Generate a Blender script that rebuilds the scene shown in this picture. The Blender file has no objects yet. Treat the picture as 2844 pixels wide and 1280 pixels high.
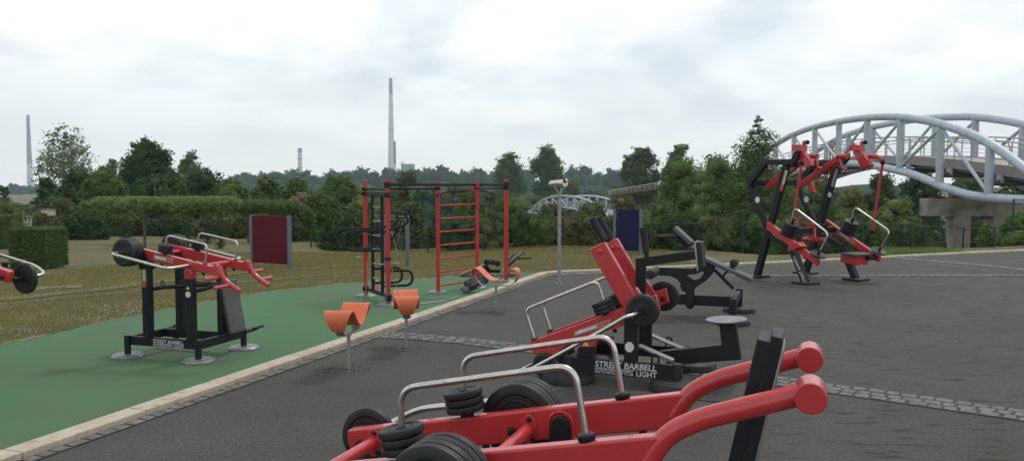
import bpy, bmesh, math, random
import numpy as np
from math import radians, sin, cos, tan, atan, atan2, pi, hypot, sqrt
from mathutils import Vector, Matrix

S = bpy.context.scene
COL = S.collection
random.seed(7)

# ------------------------------------------------------------------ camera
FPX, CX, CY, HC = 2232.0, 1422.0, 640.0, 1.7
PIT = atan((640 - 515) / FPX)
cd = bpy.data.cameras.new('camera'); cam = bpy.data.objects.new('camera', cd); COL.objects.link(cam)
cam.location = (0, 0, HC); cam.rotation_euler = (pi / 2 - PIT, 0, 0)
cd.sensor_width = 36; cd.lens = 36 * FPX / 2844; cd.clip_start = 0.05; cd.clip_end = 9000
S.camera = cam


def ray(x, y):
    a = (x - CX) / FPX; b = -(y - CY) / FPX
    return (a, cos(PIT) + b * sin(PIT), -sin(PIT) + b * cos(PIT))


def G(x, y, z=0.0):
    """measured point of a level surface at height z"""
    r = ray(x, y); t = (z - HC) / r[2]
    return (r[0] * t, r[1] * t, z)


def D(x, y, Y):
    r = ray(x, y); t = Y / r[1]
    return (r[0] * t, Y, HC + r[2] * t)


def prj(p):
    d = (p[0], p[1], p[2] - HC); f = d[1] * cos(PIT) - d[2] * sin(PIT); u = d[1] * sin(PIT) + d[2] * cos(PIT)
    return (CX + FPX * d[0] / f, CY - FPX * u / f)


class Fr:
    """survey frame of one machine: origin on the ground, u along it, v across it, w up"""
    def __init__(s, o, yaw):
        s.o = o; s.yaw = radians(yaw); a = s.yaw
        s.U = (cos(a), sin(a)); s.V = (-sin(a), cos(a))

    def w(s, p):
        return (s.o[0] + s.U[0] * p[0] + s.V[0] * p[1], s.o[1] + s.U[1] * p[0] + s.V[1] * p[1], p[2])

    def loc(s, q):
        d = (q[0] - s.o[0], q[1] - s.o[1])
        return (d[0] * s.U[0] + d[1] * s.U[1], d[0] * s.V[0] + d[1] * s.V[1], q[2])

    def p(s, q, v=None, u=None, w=None):
        r = ray(*q); c = s.loc((0, 0, HC)); d = (r[0] * s.U[0] + r[1] * s.U[1], r[0] * s.V[0] + r[1] * s.V[1], r[2])
        if v is not None: t = (v - c[1]) / d[1]
        elif u is not None: t = (u - c[0]) / d[0]
        else: t = (w - c[2]) / d[2]
        return Vector((c[0] + d[0] * t, c[1] + d[1] * t, c[2] + d[2] * t))

    def pts(s, qs, v):
        return [s.p(q, v=v) for q in qs]

    def poly(s, qs, v):
        return [(a.x, a.z) for a in (s.p(q, v=v) for q in qs)]

    def pr(s, p):
        return prj(s.w(p))

    def vof(s, p, x):
        return min((abs(s.pr((p[0], k / 200, p[2]))[0] - x), k / 200) for k in range(-200, 900)
                   if s.w((p[0], k / 200, p[2]))[1] > .8)[1]


def Z(x0, y0, k):
    return lambda X, Y: (x0 + X / k, y0 + Y / k)


# --------------------------------------------------------------- materials
MAT = {}


def nt(name):
    m = bpy.data.materials.new(name); m.use_nodes = True
    n = m.node_tree; b = n.nodes['Principled BSDF']
    return m, n, b


def noise_mix(n, c1, c2, scale, detail=4, lo=.35, hi=.65, coord='Object', rough=.6):
    tc = n.nodes.new('ShaderNodeTexCoord'); no = n.nodes.new('ShaderNodeTexNoise')
    no.inputs['Scale'].default_value = scale; no.inputs['Detail'].default_value = detail; no.inputs['Roughness'].default_value = rough
    n.links.new(tc.outputs[coord], no.inputs['Vector'])
    mr = n.nodes.new('ShaderNodeMapRange'); mr.inputs[1].default_value = lo; mr.inputs[2].default_value = hi
    n.links.new(no.outputs['Fac'], mr.inputs[0])
    mx = n.nodes.new('ShaderNodeMix'); mx.data_type = 'RGBA'
    for k, c in ((6, c1), (7, c2)):
        if isinstance(c, tuple): mx.inputs[k].default_value = (*c, 1)
        else: n.links.new(c, mx.inputs[k])
    n.links.new(mr.outputs[0], mx.inputs[0])
    return mx.outputs[2], no.outputs['Fac'], mr.outputs[0]


def bump(n, b, h, strength=.3, dist=.01):
    bp = n.nodes.new('ShaderNodeBump'); bp.inputs['Strength'].default_value = strength; bp.inputs['Distance'].default_value = dist
    n.links.new(h, bp.inputs['Height']); n.links.new(bp.outputs[0], b.inputs['Normal'])


def pm(name, col, rough=.5, metal=0, var=.15, scale=8, bs=0, bscale=None, coat=0, dirt=None, spec=.5):
    m, n, b = nt(name)
    c2 = tuple(max(0, x * (1 - var)) for x in col); c1 = tuple(min(1, x * (1 + var)) for x in col)
    o, f, _ = noise_mix(n, c1, c2, scale)
    if dirt:
        o, _, _ = noise_mix(n, o, dirt[0], dirt[1], 6, dirt[2], dirt[3])
    n.links.new(o, b.inputs['Base Color'])
    b.inputs['Roughness'].default_value = rough; b.inputs['Metallic'].default_value = metal
    b.inputs['Coat Weight'].default_value = coat; b.inputs['Specular IOR Level'].default_value = spec
    rr = n.nodes.new('ShaderNodeMapRange'); rr.inputs[3].default_value = rough * .8; rr.inputs[4].default_value = min(1, rough * 1.25)
    n.links.new(f, rr.inputs[0]); n.links.new(rr.outputs[0], b.inputs['Roughness'])
    if bs:
        _, f2, _ = noise_mix(n, c1, c2, bscale or scale * 6)
        bump(n, b, f2, bs, .004)
    MAT[name] = m
    return m


RED = pm('red_paint', (.47, .030, .034), .34, 0, .08, 3, .10, 120, .45, dirt=((.38, .075, .07), 22, .58, .82))
REDP = pm('red_post_paint', (.47, .024, .026), .45, 0, .1, 3, .08, 60)
BLK = pm('black_powder_coat', (.009, .011, .014), .50, 0, .2, 5, .12, 160, 0, dirt=((.028, .028, .030), 14, .62, .88), spec=.32)
RUB = pm('black_rubber', (.014, .015, .017), .60, 0, .25, 10, .2, 90, dirt=((.042, .041, .039), 9, .58, .85), spec=.4)
PLT = pm('plate_rubber', (.014, .015, .017), .52, 0, .25, 8, .15, 120, dirt=((.045, .045, .045), 12, .58, .85), spec=.42)
STL = pm('brushed_steel', (.58, .555, .52), .30, 1, .12, 30, .08, 300, dirt=((.30, .26, .21), 18, .60, .9))
GALV = pm('galvanised_steel', (.30, .31, .32), .5, .6, .15, 12, .1, 60)
GPOST = pm('grey_painted_post', (.12, .14, .175), .5, 0, .08, 5)
BRIDGE = pm('pale_blue_bridge_paint', (.43, .50, .57), .45, 0, .05, .6, 0, None, 0, dirt=((.30, .335, .36), 2.5, .50, .74))
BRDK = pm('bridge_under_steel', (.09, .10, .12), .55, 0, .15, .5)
DECK = pm('bridge_deck_edge', (.30, .27, .27), .6, 0, .1, 1.0)
RAIL = pm('bridge_rail_steel', (.42, .42, .42), .45, .4, .08, 2)
CONC = pm('concrete', (.30, .285, .26), .85, 0, .15, .9, .3, 14, dirt=((.12, .112, .10), 1.1, .46, .70))
ORG = pm('orange_painted_metal', (.60, .135, .055), .48, 0, .06, 6, .06, 90, 0, dirt=((.50, .17, .10), 20, .60, .85))
PADM = pm('grey_vinyl_pad', (.075, .077, .085), .5, 0, .15, 8, .1, 80)
MAROON = pm('maroon_panel', (.10, .008, .020), .55, 0, .12, 2, 0, None, 0, dirt=((.13, .012, .03), 5, .5, .8), spec=.15)
NAVY = pm('navy_panel', (.010, .012, .060), .35, 0, .15, 1.5, spec=.2)
WHT = pm('white_sticker', (.62, .64, .63), .5, 0, .06, 30)
GRY = pm('grey_sticker', (.30, .29, .28), .5, 0, .06, 30)
LET = pm('pale_lettering', (.50, .51, .52), .5, 0, .05, 30)
YEL = pm('yellow_sticker', (.65, .55, .08), .5, 0, .1, 60)
YGR = pm('pale_yellow_scale', (.42, .43, .30), .5, 0, .25, 120)
SRED = pm('sticker_red', (.55, .06, .04), .5, 0, .1, 30)
MUL = pm('grey_steel_disc', (.20, .20, .21), .45, .3, .15, 9, .1, 40, 0, dirt=((.10, .10, .10), 7, .5, .8))
BARK = pm('bark', (.09, .075, .058), .9, 0, .3, 6, .6, 20)
STAKE = pm('weathered_timber', (.33, .31, .28), .85, 0, .2, 6, .4, 30)
PALET = pm('pale_trunk', (.42, .40, .37), .8, 0, .2, 8)
FWIRE = pm('dark_green_wire', (.012, .030, .022), .5, 0, .1, 4)
STONE = pm('cobble_stone', (.135, .133, .130), .75, 0, .30, 5.5, .5, 60, 0, dirt=((.075, .073, .068), 14, .48, .72))
KERBM = pm('kerb_concrete', (.46, .40, .32), .8, 0, .10, 2.2, .35, 70, 0, dirt=((.27, .235, .19), 9, .50, .74))
LINE = pm('pale_edging_stone', (.30, .28, .20), .8, 0, .2, 3, .2, 30, 0, dirt=((.12, .12, .06), 2.2, .42, .60))
CHIM = pm('chimney_concrete', (.68, .71, .74), .8, 0, .05, .02)
CHIMD = pm('chimney_band', (.38, .39, .42), .8, 0, .05, .02)
CHIMB = pm('chimney_brown', (.24, .17, .15), .8, 0, .05, .02)
BLDG = pm('plant_building_wall', (.24, .29, .33), .8, 0, .1, .05)
SHED = pm('pale_panel_wall', (.46, .47, .49), .7, 0, .12, 1.2, .2, 8)
CREAM = pm('cream_wall', (.50, .45, .30), .8, 0, .12, .8)
SKIN = pm('skin', (.40, .24, .18), .6, 0, .05, 6)
CLOTH = pm('brown_clothing', (.19, .14, .12), .85, 0, .2, 4)
CLOTH2 = pm('dark_clothing', (.06, .06, .07), .85, 0, .2, 4)
CRUMB = pm('dark_crumb', (.028, .028, .028), .9, 0, .3, 40)
GAP = pm('soil_joint', (.045, .04, .033), .95, 0, .3, 12, .4, 60)


def m_asphalt():
    m, n, b = nt('asphalt')
    c, f, _ = noise_mix(n, (.010, .0098, .0090), (.098, .0945, .0850), 42, 5, .40, .62, rough=.8)
    c1, _, _ = noise_mix(n, (.030, .0295, .027), (.074, .0715, .065), 150, 4, .36, .64, rough=.8)
    m0 = n.nodes.new('ShaderNodeMix'); m0.data_type = 'RGBA'; m0.inputs[0].default_value = .45; n.links.new(c, m0.inputs[6]); n.links.new(c1, m0.inputs[7])
    p, _, _ = noise_mix(n, (.78, .78, .79), (1.16, 1.15, 1.12), .7, 6, .36, .66, rough=.65)
    p2, _, _ = noise_mix(n, p, (.62, .62, .62), 2.4, 9, .58, .80, rough=.7)
    mm = n.nodes.new('ShaderNodeMix'); mm.data_type = 'RGBA'; mm.blend_type = 'MULTIPLY'; mm.inputs[0].default_value = 1; n.links.new(m0.outputs[2], mm.inputs[6]); n.links.new(p2, mm.inputs[7])
    c3 = mm.outputs[2]
    tc = n.nodes.new('ShaderNodeTexCoord'); vo = n.nodes.new('ShaderNodeTexVoronoi'); vo.inputs['Scale'].default_value = 9
    n.links.new(tc.outputs['Object'], vo.inputs['Vector'])
    mr = n.nodes.new('ShaderNodeMapRange'); mr.inputs[1].default_value = .028; mr.inputs[2].default_value = .022
    n.links.new(vo.outputs['Distance'], mr.inputs[0])
    mx = n.nodes.new('ShaderNodeMix'); mx.data_type = 'RGBA'; n.links.new(mr.outputs[0], mx.inputs[0]); n.links.new(c3, mx.inputs[6])
    mx.inputs[7].default_value = (.30, .29, .26, 1)
    # scuffed, lifted flakes: short dark cracks
    mp = n.nodes.new('ShaderNodeMapping'); mp.inputs['Scale'].default_value = (3.0, 11.0, 1)
    mp.inputs['Rotation'].default_value = (0, 0, radians(12)); n.links.new(tc.outputs['Object'], mp.inputs[0])
    no = n.nodes.new('ShaderNodeTexNoise'); no.inputs['Scale'].default_value = 1.0; no.inputs['Detail'].default_value = 6
    n.links.new(mp.outputs[0], no.inputs['Vector'])
    m2 = n.nodes.new('ShaderNodeMapRange'); m2.inputs[1].default_value = .59; m2.inputs[2].default_value = .62
    n.links.new(no.outputs['Fac'], m2.inputs[0])
    sx = n.nodes.new('ShaderNodeSeparateXYZ'); n.links.new(tc.outputs['Object'], sx.inputs[0])
    mk = n.nodes.new('ShaderNodeMapRange'); mk.inputs[1].default_value = .3; mk.inputs[2].default_value = 2.4
    n.links.new(sx.outputs[0], mk.inputs[0])
    mu = n.nodes.new('ShaderNodeMath'); mu.operation = 'MULTIPLY'; n.links.new(m2.outputs[0], mu.inputs[0]); n.links.new(mk.outputs[0], mu.inputs[1])
    mx2 = n.nodes.new('ShaderNodeMix'); mx2.data_type = 'RGBA'; n.links.new(mu.outputs[0], mx2.inputs[0]); n.links.new(mx.outputs[2], mx2.inputs[6])
    mx2.inputs[7].default_value = (.017, .017, .016, 1)
    n.links.new(mx2.outputs[2], b.inputs['Base Color']); b.inputs['Roughness'].default_value = .88
    bump(n, b, f, .7, .006)
    return m


def m_green():
    m, n, b = nt('green_rubber')
    c, f, _ = noise_mix(n, (.036, .130, .047), (.053, .157, .062), 110, 7, .35, .65, rough=.75)
    c2, _, _ = noise_mix(n, c, (.066, .118, .056), .45, 7, .44, .62, rough=.7)
    c3, _, _ = noise_mix(n, c2, (.042, .118, .052), 1.1, 7, .56, .80)
    n.links.new(c3, b.inputs['Base Color']); b.inputs['Roughness'].default_value = .85
    bump(n, b, f, .35, .004)
    return m


def m_lawn():
    m, n, b = nt('lawn_soil_and_grass')
    c, f, _ = noise_mix(n, (.102, .102, .030), (.178, .157, .058), 30, 9, .36, .64, rough=.75)
    c2, _, _ = noise_mix(n, c, (.080, .082, .028), 1.3, 6, .40, .60)
    c3, _, _ = noise_mix(n, c2, (.130, .105, .052), .42, 8, .52, .74, rough=.65)
    c4, _, _ = noise_mix(n, c3, (.062, .076, .028), .7, 8, .56, .76)
    n.links.new(c4, b.inputs['Base Color']); b.inputs['Roughness'].default_value = .95
    bump(n, b, f, .9, .03)
    return m


ASPH, GREEN, LAWN = m_asphalt(), m_green(), m_lawn()
DIRT = pm('sandy_soil', (.21, .175, .135), .95, 0, .22, 9, .6, 60, 0, dirt=((.12, .11, .07), 4, .48, .66))
PATH = pm('gravel_path', (.130, .125, .095), .95, 0, .18, 5, .4, 60, 0, dirt=((.11, .12, .055), 1.6, .45, .66))


def leafm(name, a, b_, tr=.22, k=2.0, gr=.14):
    if name in ('blossom_pink', 'grass_blade', 'clover_flower'): k, gr = 1.0, 0
    a, b_ = [tuple((c * (1 - gr) + sum(q) / 3 * gr) * k for c in q) for q in (a, b_)]
    a, b_ = tuple(x * .74 + y * .26 for x, y in zip(a, b_)), tuple(x * .22 + y * .78 for x, y in zip(a, b_))
    m = bpy.data.materials.new(name); m.use_nodes = True; n = m.node_tree; n.nodes.clear()
    out = n.nodes.new('ShaderNodeOutputMaterial'); at = n.nodes.new('ShaderNodeAttribute'); at.attribute_name = 'tint'
    mx = n.nodes.new('ShaderNodeMix'); mx.data_type = 'RGBA'; mx.inputs[6].default_value = (*a, 1); mx.inputs[7].default_value = (*b_, 1)
    n.links.new(at.outputs['Fac'], mx.inputs[0])
    di = n.nodes.new('ShaderNodeBsdfDiffuse'); tl = n.nodes.new('ShaderNodeBsdfTranslucent'); ms = n.nodes.new('ShaderNodeMixShader')
    ms.inputs[0].default_value = tr
    for s_ in (di, tl): n.links.new(mx.outputs[2], s_.inputs['Color'])
    n.links.new(di.outputs[0], ms.inputs[1]); n.links.new(tl.outputs[0], ms.inputs[2]); n.links.new(ms.outputs[0], out.inputs[0])
    return m


LF = dict(
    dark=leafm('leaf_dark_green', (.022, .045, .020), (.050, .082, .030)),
    mid=leafm('leaf_mid_green', (.035, .066, .020), (.085, .125, .036)),
    fresh=leafm('leaf_fresh_green', (.050, .084, .024), (.105, .142, .044)),
    olive=leafm('leaf_olive', (.042, .060, .026), (.088, .108, .044)),
    brown=leafm('leaf_brownish', (.060, .060, .030), (.112, .100, .048)),
    pale=leafm('leaf_pale_grey_green', (.070, .096, .052), (.140, .170, .100)),
    clip=leafm('leaf_clipped_green', (.055, .098, .026), (.125, .180, .055)),
    yell=leafm('leaf_yellow_green', (.065, .092, .022), (.130, .145, .042)),
    far=leafm('leaf_far_green', (.030, .052, .026), (.060, .088, .040)),
    pink=leafm('blossom_pink', (.30, .21, .16), (.50, .38, .30)),
    ivy=leafm('leaf_ivy', (.040, .085, .018), (.105, .165, .035)),
    grass=leafm('grass_blade', (.160, .165, .045), (.30, .25, .095), .35),
    flower=leafm('clover_flower', (.50, .50, .38), (.70, .70, .60)),
)


# ------------------------------------------------------------ mesh builder
class MB:
    def __init__(s): s.v = []; s.f = []

    def add(s, vs, fs):
        k = len(s.v); s.v += [tuple(v) for v in vs]; s.f += [tuple(i + k for i in f) for f in fs]; return s

    def box(s, c, d, rz=0):
        vs = []
        for z in (-.5, .5):
            for x, y in ((-.5, -.5), (.5, -.5), (.5, .5), (-.5, .5)):
                X, Y = x * d[0], y * d[1]
                vs.append((c[0] + X * cos(rz) - Y * sin(rz), c[1] + X * sin(rz) + Y * cos(rz), c[2] + z * d[2]))
        return s.add(vs, [(3, 2, 1, 0), (4, 5, 6, 7), (0, 1, 5, 4), (1, 2, 6, 5), (2, 3, 7, 6), (3, 0, 4, 7)])

    def beam(s, p, q, w, h, side=(0, 1, 0)):
        p, q = Vector(p), Vector(q); d = (q - p).normalized(); a = Vector(side); a = (a - d * a.dot(d)).normalized(); b = d.cross(a)
        vs = []
        for c in (p, q):
            for x, y in ((-.5, -.5), (.5, -.5), (.5, .5), (-.5, .5)): vs.append(c + a * x * w + b * y * h)
        return s.add(vs, [(3, 2, 1, 0), (4, 5, 6, 7), (0, 1, 5, 4), (1, 2, 6, 5), (2, 3, 7, 6), (3, 0, 4, 7)])

    def prism(s, poly, v0, v1):
        n = len(poly)
        vs = [(a, v0, b) for a, b in poly] + [(a, v1, b) for a, b in poly]
        return s.add(vs, [tuple(range(n)), tuple(range(2 * n - 1, n - 1, -1))] + [(i, i + n, (i + 1) % n + n, (i + 1) % n) for i in range(n)])

    def plan(s, poly, z0, z1):
        n = len(poly)
        vs = [(a, b, z0) for a, b in poly] + [(a, b, z1) for a, b in poly]
        return s.add(vs, [tuple(range(n - 1, -1, -1)), tuple(range(n, 2 * n))] + [(i, (i + 1) % n, (i + 1) % n + n, i + n) for i in range(n)])

    def tube(s, pts, r, seg=12, fil=0, r2=None):
        P = [Vector(p) for p in pts]
        if fil and len(P) > 2:
            Q = [P[0]]
            for i in range(1, len(P) - 1):
                a, b, c = P[i - 1], P[i], P[i + 1]; f = min(fil, (a - b).length * .49, (c - b).length * .49)
                p0 = b + (a - b).normalized() * f; p1 = b + (c - b).normalized() * f
                for k in range(7):
                    t = k / 6; Q.append(p0 * (1 - t) ** 2 + b * 2 * t * (1 - t) + p1 * t * t)
            Q.append(P[-1]); P = Q
        n = len(P); base = len(s.v); up = None
        for i, p in enumerate(P):
            d = (P[min(i + 1, n - 1)] - P[max(i - 1, 0)]).normalized()
            if up is None:
                up = d.orthogonal().normalized()
            up = (up - d * up.dot(d)).normalized(); sd = d.cross(up)
            rr = r if r2 is None else r + (r2 - r) * i / (n - 1)
            for k in range(seg):
                a = 2 * pi * k / seg; s.v.append(tuple(p + up * cos(a) * rr + sd * sin(a) * rr))
        for i in range(n - 1):
            for k in range(seg):
                a = base + i * seg; s.f.append((a + k, a + (k + 1) % seg, a + seg + (k + 1) % seg, a + seg + k))
        s.f.append(tuple(base + k for k in range(seg - 1, -1, -1))); s.f.append(tuple(base + (n - 1) * seg + k for k in range(seg)))
        return s

    def lathe(s, c, ax, prof, seg=32):
        c = Vector(c); ax = Vector(ax).normalized(); a = ax.orthogonal().normalized(); b = ax.cross(a); base = len(s.v); n = len(prof)
        for r, h in prof:
            for k in range(seg):
                t = 2 * pi * k / seg; s.v.append(tuple(c + ax * h + a * r * cos(t) + b * r * sin(t)))
        for i in range(n - 1):
            for k in range(seg):
                q = base + i * seg; s.f.append((q + k, q + (k + 1) % seg, q + seg + (k + 1) % seg, q + seg + k))
        s.f.append(tuple(base + k for k in range(seg - 1, -1, -1))); s.f.append(tuple(base + (n - 1) * seg + k for k in range(seg)))
        return s

    def ball(s, c, r, seg=14, ax=(0, 0, 1), k=1.0):
        pr = [(max(r * sin(pi * i / 8), r * .02), -r * k * cos(pi * i / 8)) for i in range(9)]
        return s.lathe(c, ax, pr, seg)

    def build(s, name, mat, parent=None, bev=0, ang=32, sharp=True):
        me = bpy.data.meshes.new(name); me.from_pydata(s.v, [], s.f)
        if len(s.f) < 40000:
            bm = bmesh.new(); bm.from_mesh(me); bmesh.ops.recalc_face_normals(bm, faces=bm.faces); bm.to_mesh(me); bm.free()
        me.materials.append(mat)
        me.polygons.foreach_set('use_smooth', [True] * len(me.polygons))
        if sharp: me.set_sharp_from_angle(angle=radians(ang))
        o = bpy.data.objects.new(name, me); COL.objects.link(o)
        if parent is not None: o.parent = parent
        if bev:
            m = o.modifiers.new('bevel', 'BEVEL'); m.width = bev; m.segments = 2; m.limit_method = 'ANGLE'; m.angle_limit = radians(40); m.harden_normals = False
        return o


def empty(name, label, cat, loc=(0, 0, 0), rz=0, group=None):
    o = bpy.data.objects.new(name, None); COL.objects.link(o); o.location = loc; o.rotation_euler = (0, 0, rz)
    o.empty_display_size = .2
    return tag(o, label, cat, group)


def tag(o, label=None, cat=None, group=None, kind=None):
    if label: o['label'] = label
    if cat: o['category'] = cat
    if group: o['group'] = group
    if kind: o['kind'] = kind
    return o


def copy_tree(o, parent=None):
    c = o.copy(); COL.objects.link(c); c.parent = parent
    for ch in list(o.children): copy_tree(ch, c)
    return c


def text_part(name, body, size, parent, origin, ex, ey, mat, thick=.0012, width=None, shear=0.0):
    """raised lettering: a font curve turned into a mesh, lying in the plane ex, ey"""
    cu = bpy.data.curves.new(name, 'FONT'); cu.body = body; cu.size = size; cu.extrude = thick; cu.offset = size * .020; cu.shear = shear
    cu.space_line = .8
    to = bpy.data.objects.new('tmp', cu); COL.objects.link(to)
    dg = bpy.context.evaluated_depsgraph_get(); me = bpy.data.meshes.new_from_object(to.evaluated_get(dg)); me.name = name
    bpy.data.objects.remove(to)
    ex = Vector(ex).normalized(); ey = Vector(ey).normalized(); ez = ex.cross(ey)
    sx = 1.0
    if width:
        xs = [v.co.x for v in me.vertices]; sx = width / (max(xs) - min(xs))
    for v in me.vertices:
        c = v.co.copy(); v.co = Vector(origin) + ex * c.x * sx + ey * c.y + ez * c.z
    me.materials.clear(); me.materials.append(mat)
    o = bpy.data.objects.new(name, me); COL.objects.link(o); o.parent = parent
    return o


# ------------------------------------------------------------------ ground
def sm(t):
    t = max(0., min(1., t)); return t * t * (3 - 2 * t)


def gz(X, Y):
    """terrain height: level by the fitness court, falling gently to the left rear, then down the river bank"""
    s = .035 * sm((2.0 - X) / 7)
    z = -s * max(0, min(Y, 46) - 16)
    ye = 24.5 + 25 * sm((-X - 5.5) / 6) + 3 * sm((X - 8) / 8)
    z -= 4.6 * sm((Y - ye) / 14)
    if X > 5.4:
        yk = 17.9 + (X - 5.4) * .41
        z -= 1.5 * sm((Y - yk - 1.2) / 5) * sm((X - 5.4) / 3)
    if Y > 70: z -= 3.0 * sm((Y - 70) / 120)
    return z


def GT(x, y, ymax=120):
    r = ray(x, y); lo = 1.5
    t = lo
    while t < ymax:
        if HC + r[2] * t <= gz(r[0] * t, r[1] * t): break
        t += .1
    return (r[0] * t, r[1] * t, gz(r[0] * t, r[1] * t))


def grid_lines(a, b, fine0, fine1, st, g=1.18):
    L = [fine0]
    while L[-1] < fine1: L.append(L[-1] + st)
    d = st
    while L[-1] < b: d *= g; L.append(L[-1] + d)
    d = st; q = [L[0]]
    while q[-1] > a: d *= g; q.append(q[-1] - d)
    return q[:0:-1] + L


xs = grid_lines(-3500, 3500, -34, 34, .8); ys = grid_lines(-400, 3600, -4, 62, .8)
rg = random.Random(3)
gm = MB(); nx = len(xs)
for j, y in enumerate(ys):
    for i, x in enumerate(xs):
        gm.v.append((x, y, gz(x, y) - .022 + rg.uniform(-.008, .004)))
for j in range(len(ys) - 1):
    for i in range(nx - 1):
        a = j * nx + i; gm.f.append((a, a + 1, a + nx + 1, a + nx))
tag(gm.build('lawn_ground', LAWN, None, 0, 180), kind='structure')

# measured corner line of the pale kerb (its edge towards the green court / the lawn)
kout = [G(0, 1248, .045)[:2], G(1500, 755, .045)[:2], G(1549, 750.5, .045)[:2], G(1670, 746.5, .045)[:2], G(1797, 740, .045)[:2], G(1940, 734, .045)[:2],
        G(2061, 728.5, .045)[:2], G(2160, 724.5, .045)[:2], G(2340, 716, .045)[:2], G(2481, 708.5, .045)[:2], G(2673, 699, .045)[:2], G(2844, 691.5, .045)[:2]]
a, b = kout[0], kout[1]; d0 = ((a[0] - b[0]) / hypot(a[0] - b[0], a[1] - b[1]), (a[1] - b[1]) / hypot(a[0] - b[0], a[1] - b[1]))
kout[0] = (a[0] + d0[0] * 9, a[1] + d0[1] * 9)
a, b = kout[-1], kout[-2]; kout.append((a[0] + (a[0] - b[0]) * 5, a[1] + (a[1] - b[1]) * 5))


def offs(pl, d):
    out = []
    for i, p in enumerate(pl):
        a = pl[max(0, i - 1)]; b = pl[min(len(pl) - 1, i + 1)]; t = (b[0] - a[0], b[1] - a[1]); l = hypot(*t)
        out.append((p[0] + t[1] / l * d, p[1] - t[0] / l * d))
    return out


def resample(pl, st):
    out = []; acc = 0; out.append(pl[0])
    for a, b in zip(pl, pl[1:]):
        l = hypot(b[0] - a[0], b[1] - a[1]); n = max(1, int(l / st))
        for k in range(1, n + 1): out.append((a[0] + (b[0] - a[0]) * k / n, a[1] + (b[1] - a[1]) * k / n))
    return out


KW = .17
kin = offs(kout, KW)
mb = MB()
asp = kin + [(45, kin[-1][1]), (45, -25), (kin[0][0], -25)]
mb.add([(x, y, 0) for x, y in asp][::-1], [tuple(range(len(asp)))])
o = mb.build('asphalt_court', ASPH, None, 0, 180); tag(o, kind='structure')
# kerb: blocks one metre long with fine joints
mb = MB(); rk = resample(kout, 1.0); ri = offs(rk, KW)
for i in range(len(rk) - 1):
    g = .004 / max(.1, hypot(rk[i + 1][0] - rk[i][0], rk[i + 1][1] - rk[i][1]))
    L = lambda p, q, t: (p[0] + (q[0] - p[0]) * t, p[1] + (q[1] - p[1]) * t)
    h = .045 + rg.uniform(-.0015, .0015)
    q = [L(rk[i], rk[i + 1], g), L(rk[i], rk[i + 1], 1 - g), L(ri[i], ri[i + 1], 1 - g), L(ri[i], ri[i + 1], g)]
    mb.plan(q, -.03, h)
tag(mb.build('kerb', KERBM, None, .006), kind='structure')
kd = resample(kout[:2], .15); mb = MB(); k_ = len(kd); e1 = [(x + rg.uniform(-.004, .004), y + rg.uniform(0, .012)) for x, y in offs(kd, -.014)]; e2 = offs(kd, .004)
mb.add([(x, y, .0065) for x, y in e1] + [(x, y, .0065) for x, y in e2], [(i, i + 1, k_ + i + 1, k_ + i) for i in range(k_ - 1)])
tag(mb.build('dirt_seam', GAP, None, 0, 180), kind='structure')
# green rubber court
ge = [(-60, 985), (0, 957), (129, 931), (280, 895), (397, 873), (500, 851), (604, 832), (700, 817), (850, 798), (1000, 785), (1193, 774), (1330, 764), (1420, 759), (1497, 755.5)]
gedge = [G(*q)[:2] for q in ge]
gl = [(-14, 4.0), (-9.0, 6.6)] + gedge + [kout[1]] + [kout[0]] + [(-14, -4)]
mb = MB(); mb.add([(x, y, .002) for x, y in gl][::-1], [tuple(range(len(gl)))])
tag(mb.build('green_court', GREEN, None, 0, 180), kind='structure')
# ragged soil edge between court and lawn
mb = MB(); ed = resample([(-14, 4.0), (-9.0, 6.6)] + gedge, .12)
o1 = [(x + rg.uniform(-.03, .03), y - rg.uniform(.0, .045)) for x, y in ed]; o2 = [(x + rg.uniform(-.03, .03), y + rg.uniform(.02, .22) * (1 if rg.random() > .3 else .4)) for x, y in ed]
k = len(ed); mb.add([(x, y, .006) for x, y in o1] + [(x, y, .004) for x, y in o2], [(i, i + 1, k + i + 1, k + i) for i in range(k - 1)])
tag(mb.build('soil_edge', DIRT, None, 0, 180), kind='structure')


def strip(name, px, wid, mat, lift=.006, wjit=.0):
    pl = resample([GT(*q)[:2] for q in px], .35); mb = MB()
    a = [(x + 0, y) for x, y in offs(pl, -wid / 2)]; b = offs(pl, wid / 2); k = len(pl)
    a = [(x, y + rg.uniform(-wjit, wjit)) for x, y in a]; b = [(x, y + rg.uniform(-wjit, wjit)) for x, y in b]
    mb.add([(x, y, gz(x, y) + lift) for x, y in a] + [(x, y, gz(x, y) + lift) for x, y in b], [(i, i + 1, k + i + 1, k + i) for i in range(k - 1)])
    return tag(mb.build(name, mat, None, 0, 180), kind='structure')


strip('edging_line', [(-60, 851), (0, 845), (90, 836), (370, 809), (640, 785), (920, 759), (1030, 749), (1108, 742), (1205, 731.5), (1336, 721.5), (1420, 716), (1530, 710.5), (1650, 711), (1760, 713), (1900, 716)], .045, LINE, -.006)
strip('edging_line', [(500, 757), (640, 741), (810, 726), (946, 720), (1000, 715), (1100, 713)], .04, LINE, -.008)
strip('edging_line', [(1250, 702), (1350, 692), (1522, 683.5), (1643, 686), (1800, 694)], .08, LINE, .004)
strip('footpath', [(-60, 836), (0, 830), (150, 814), (300, 797), (400, 784), (520, 771), (650, 758), (800, 747), (950, 737), (1060, 731)], .42, PATH, -.013, .09)
strip('worn_soil_patch', [(60, 806), (110, 799), (170, 795), (230, 793)], .30, DIRT, -.011, .12)


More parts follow.
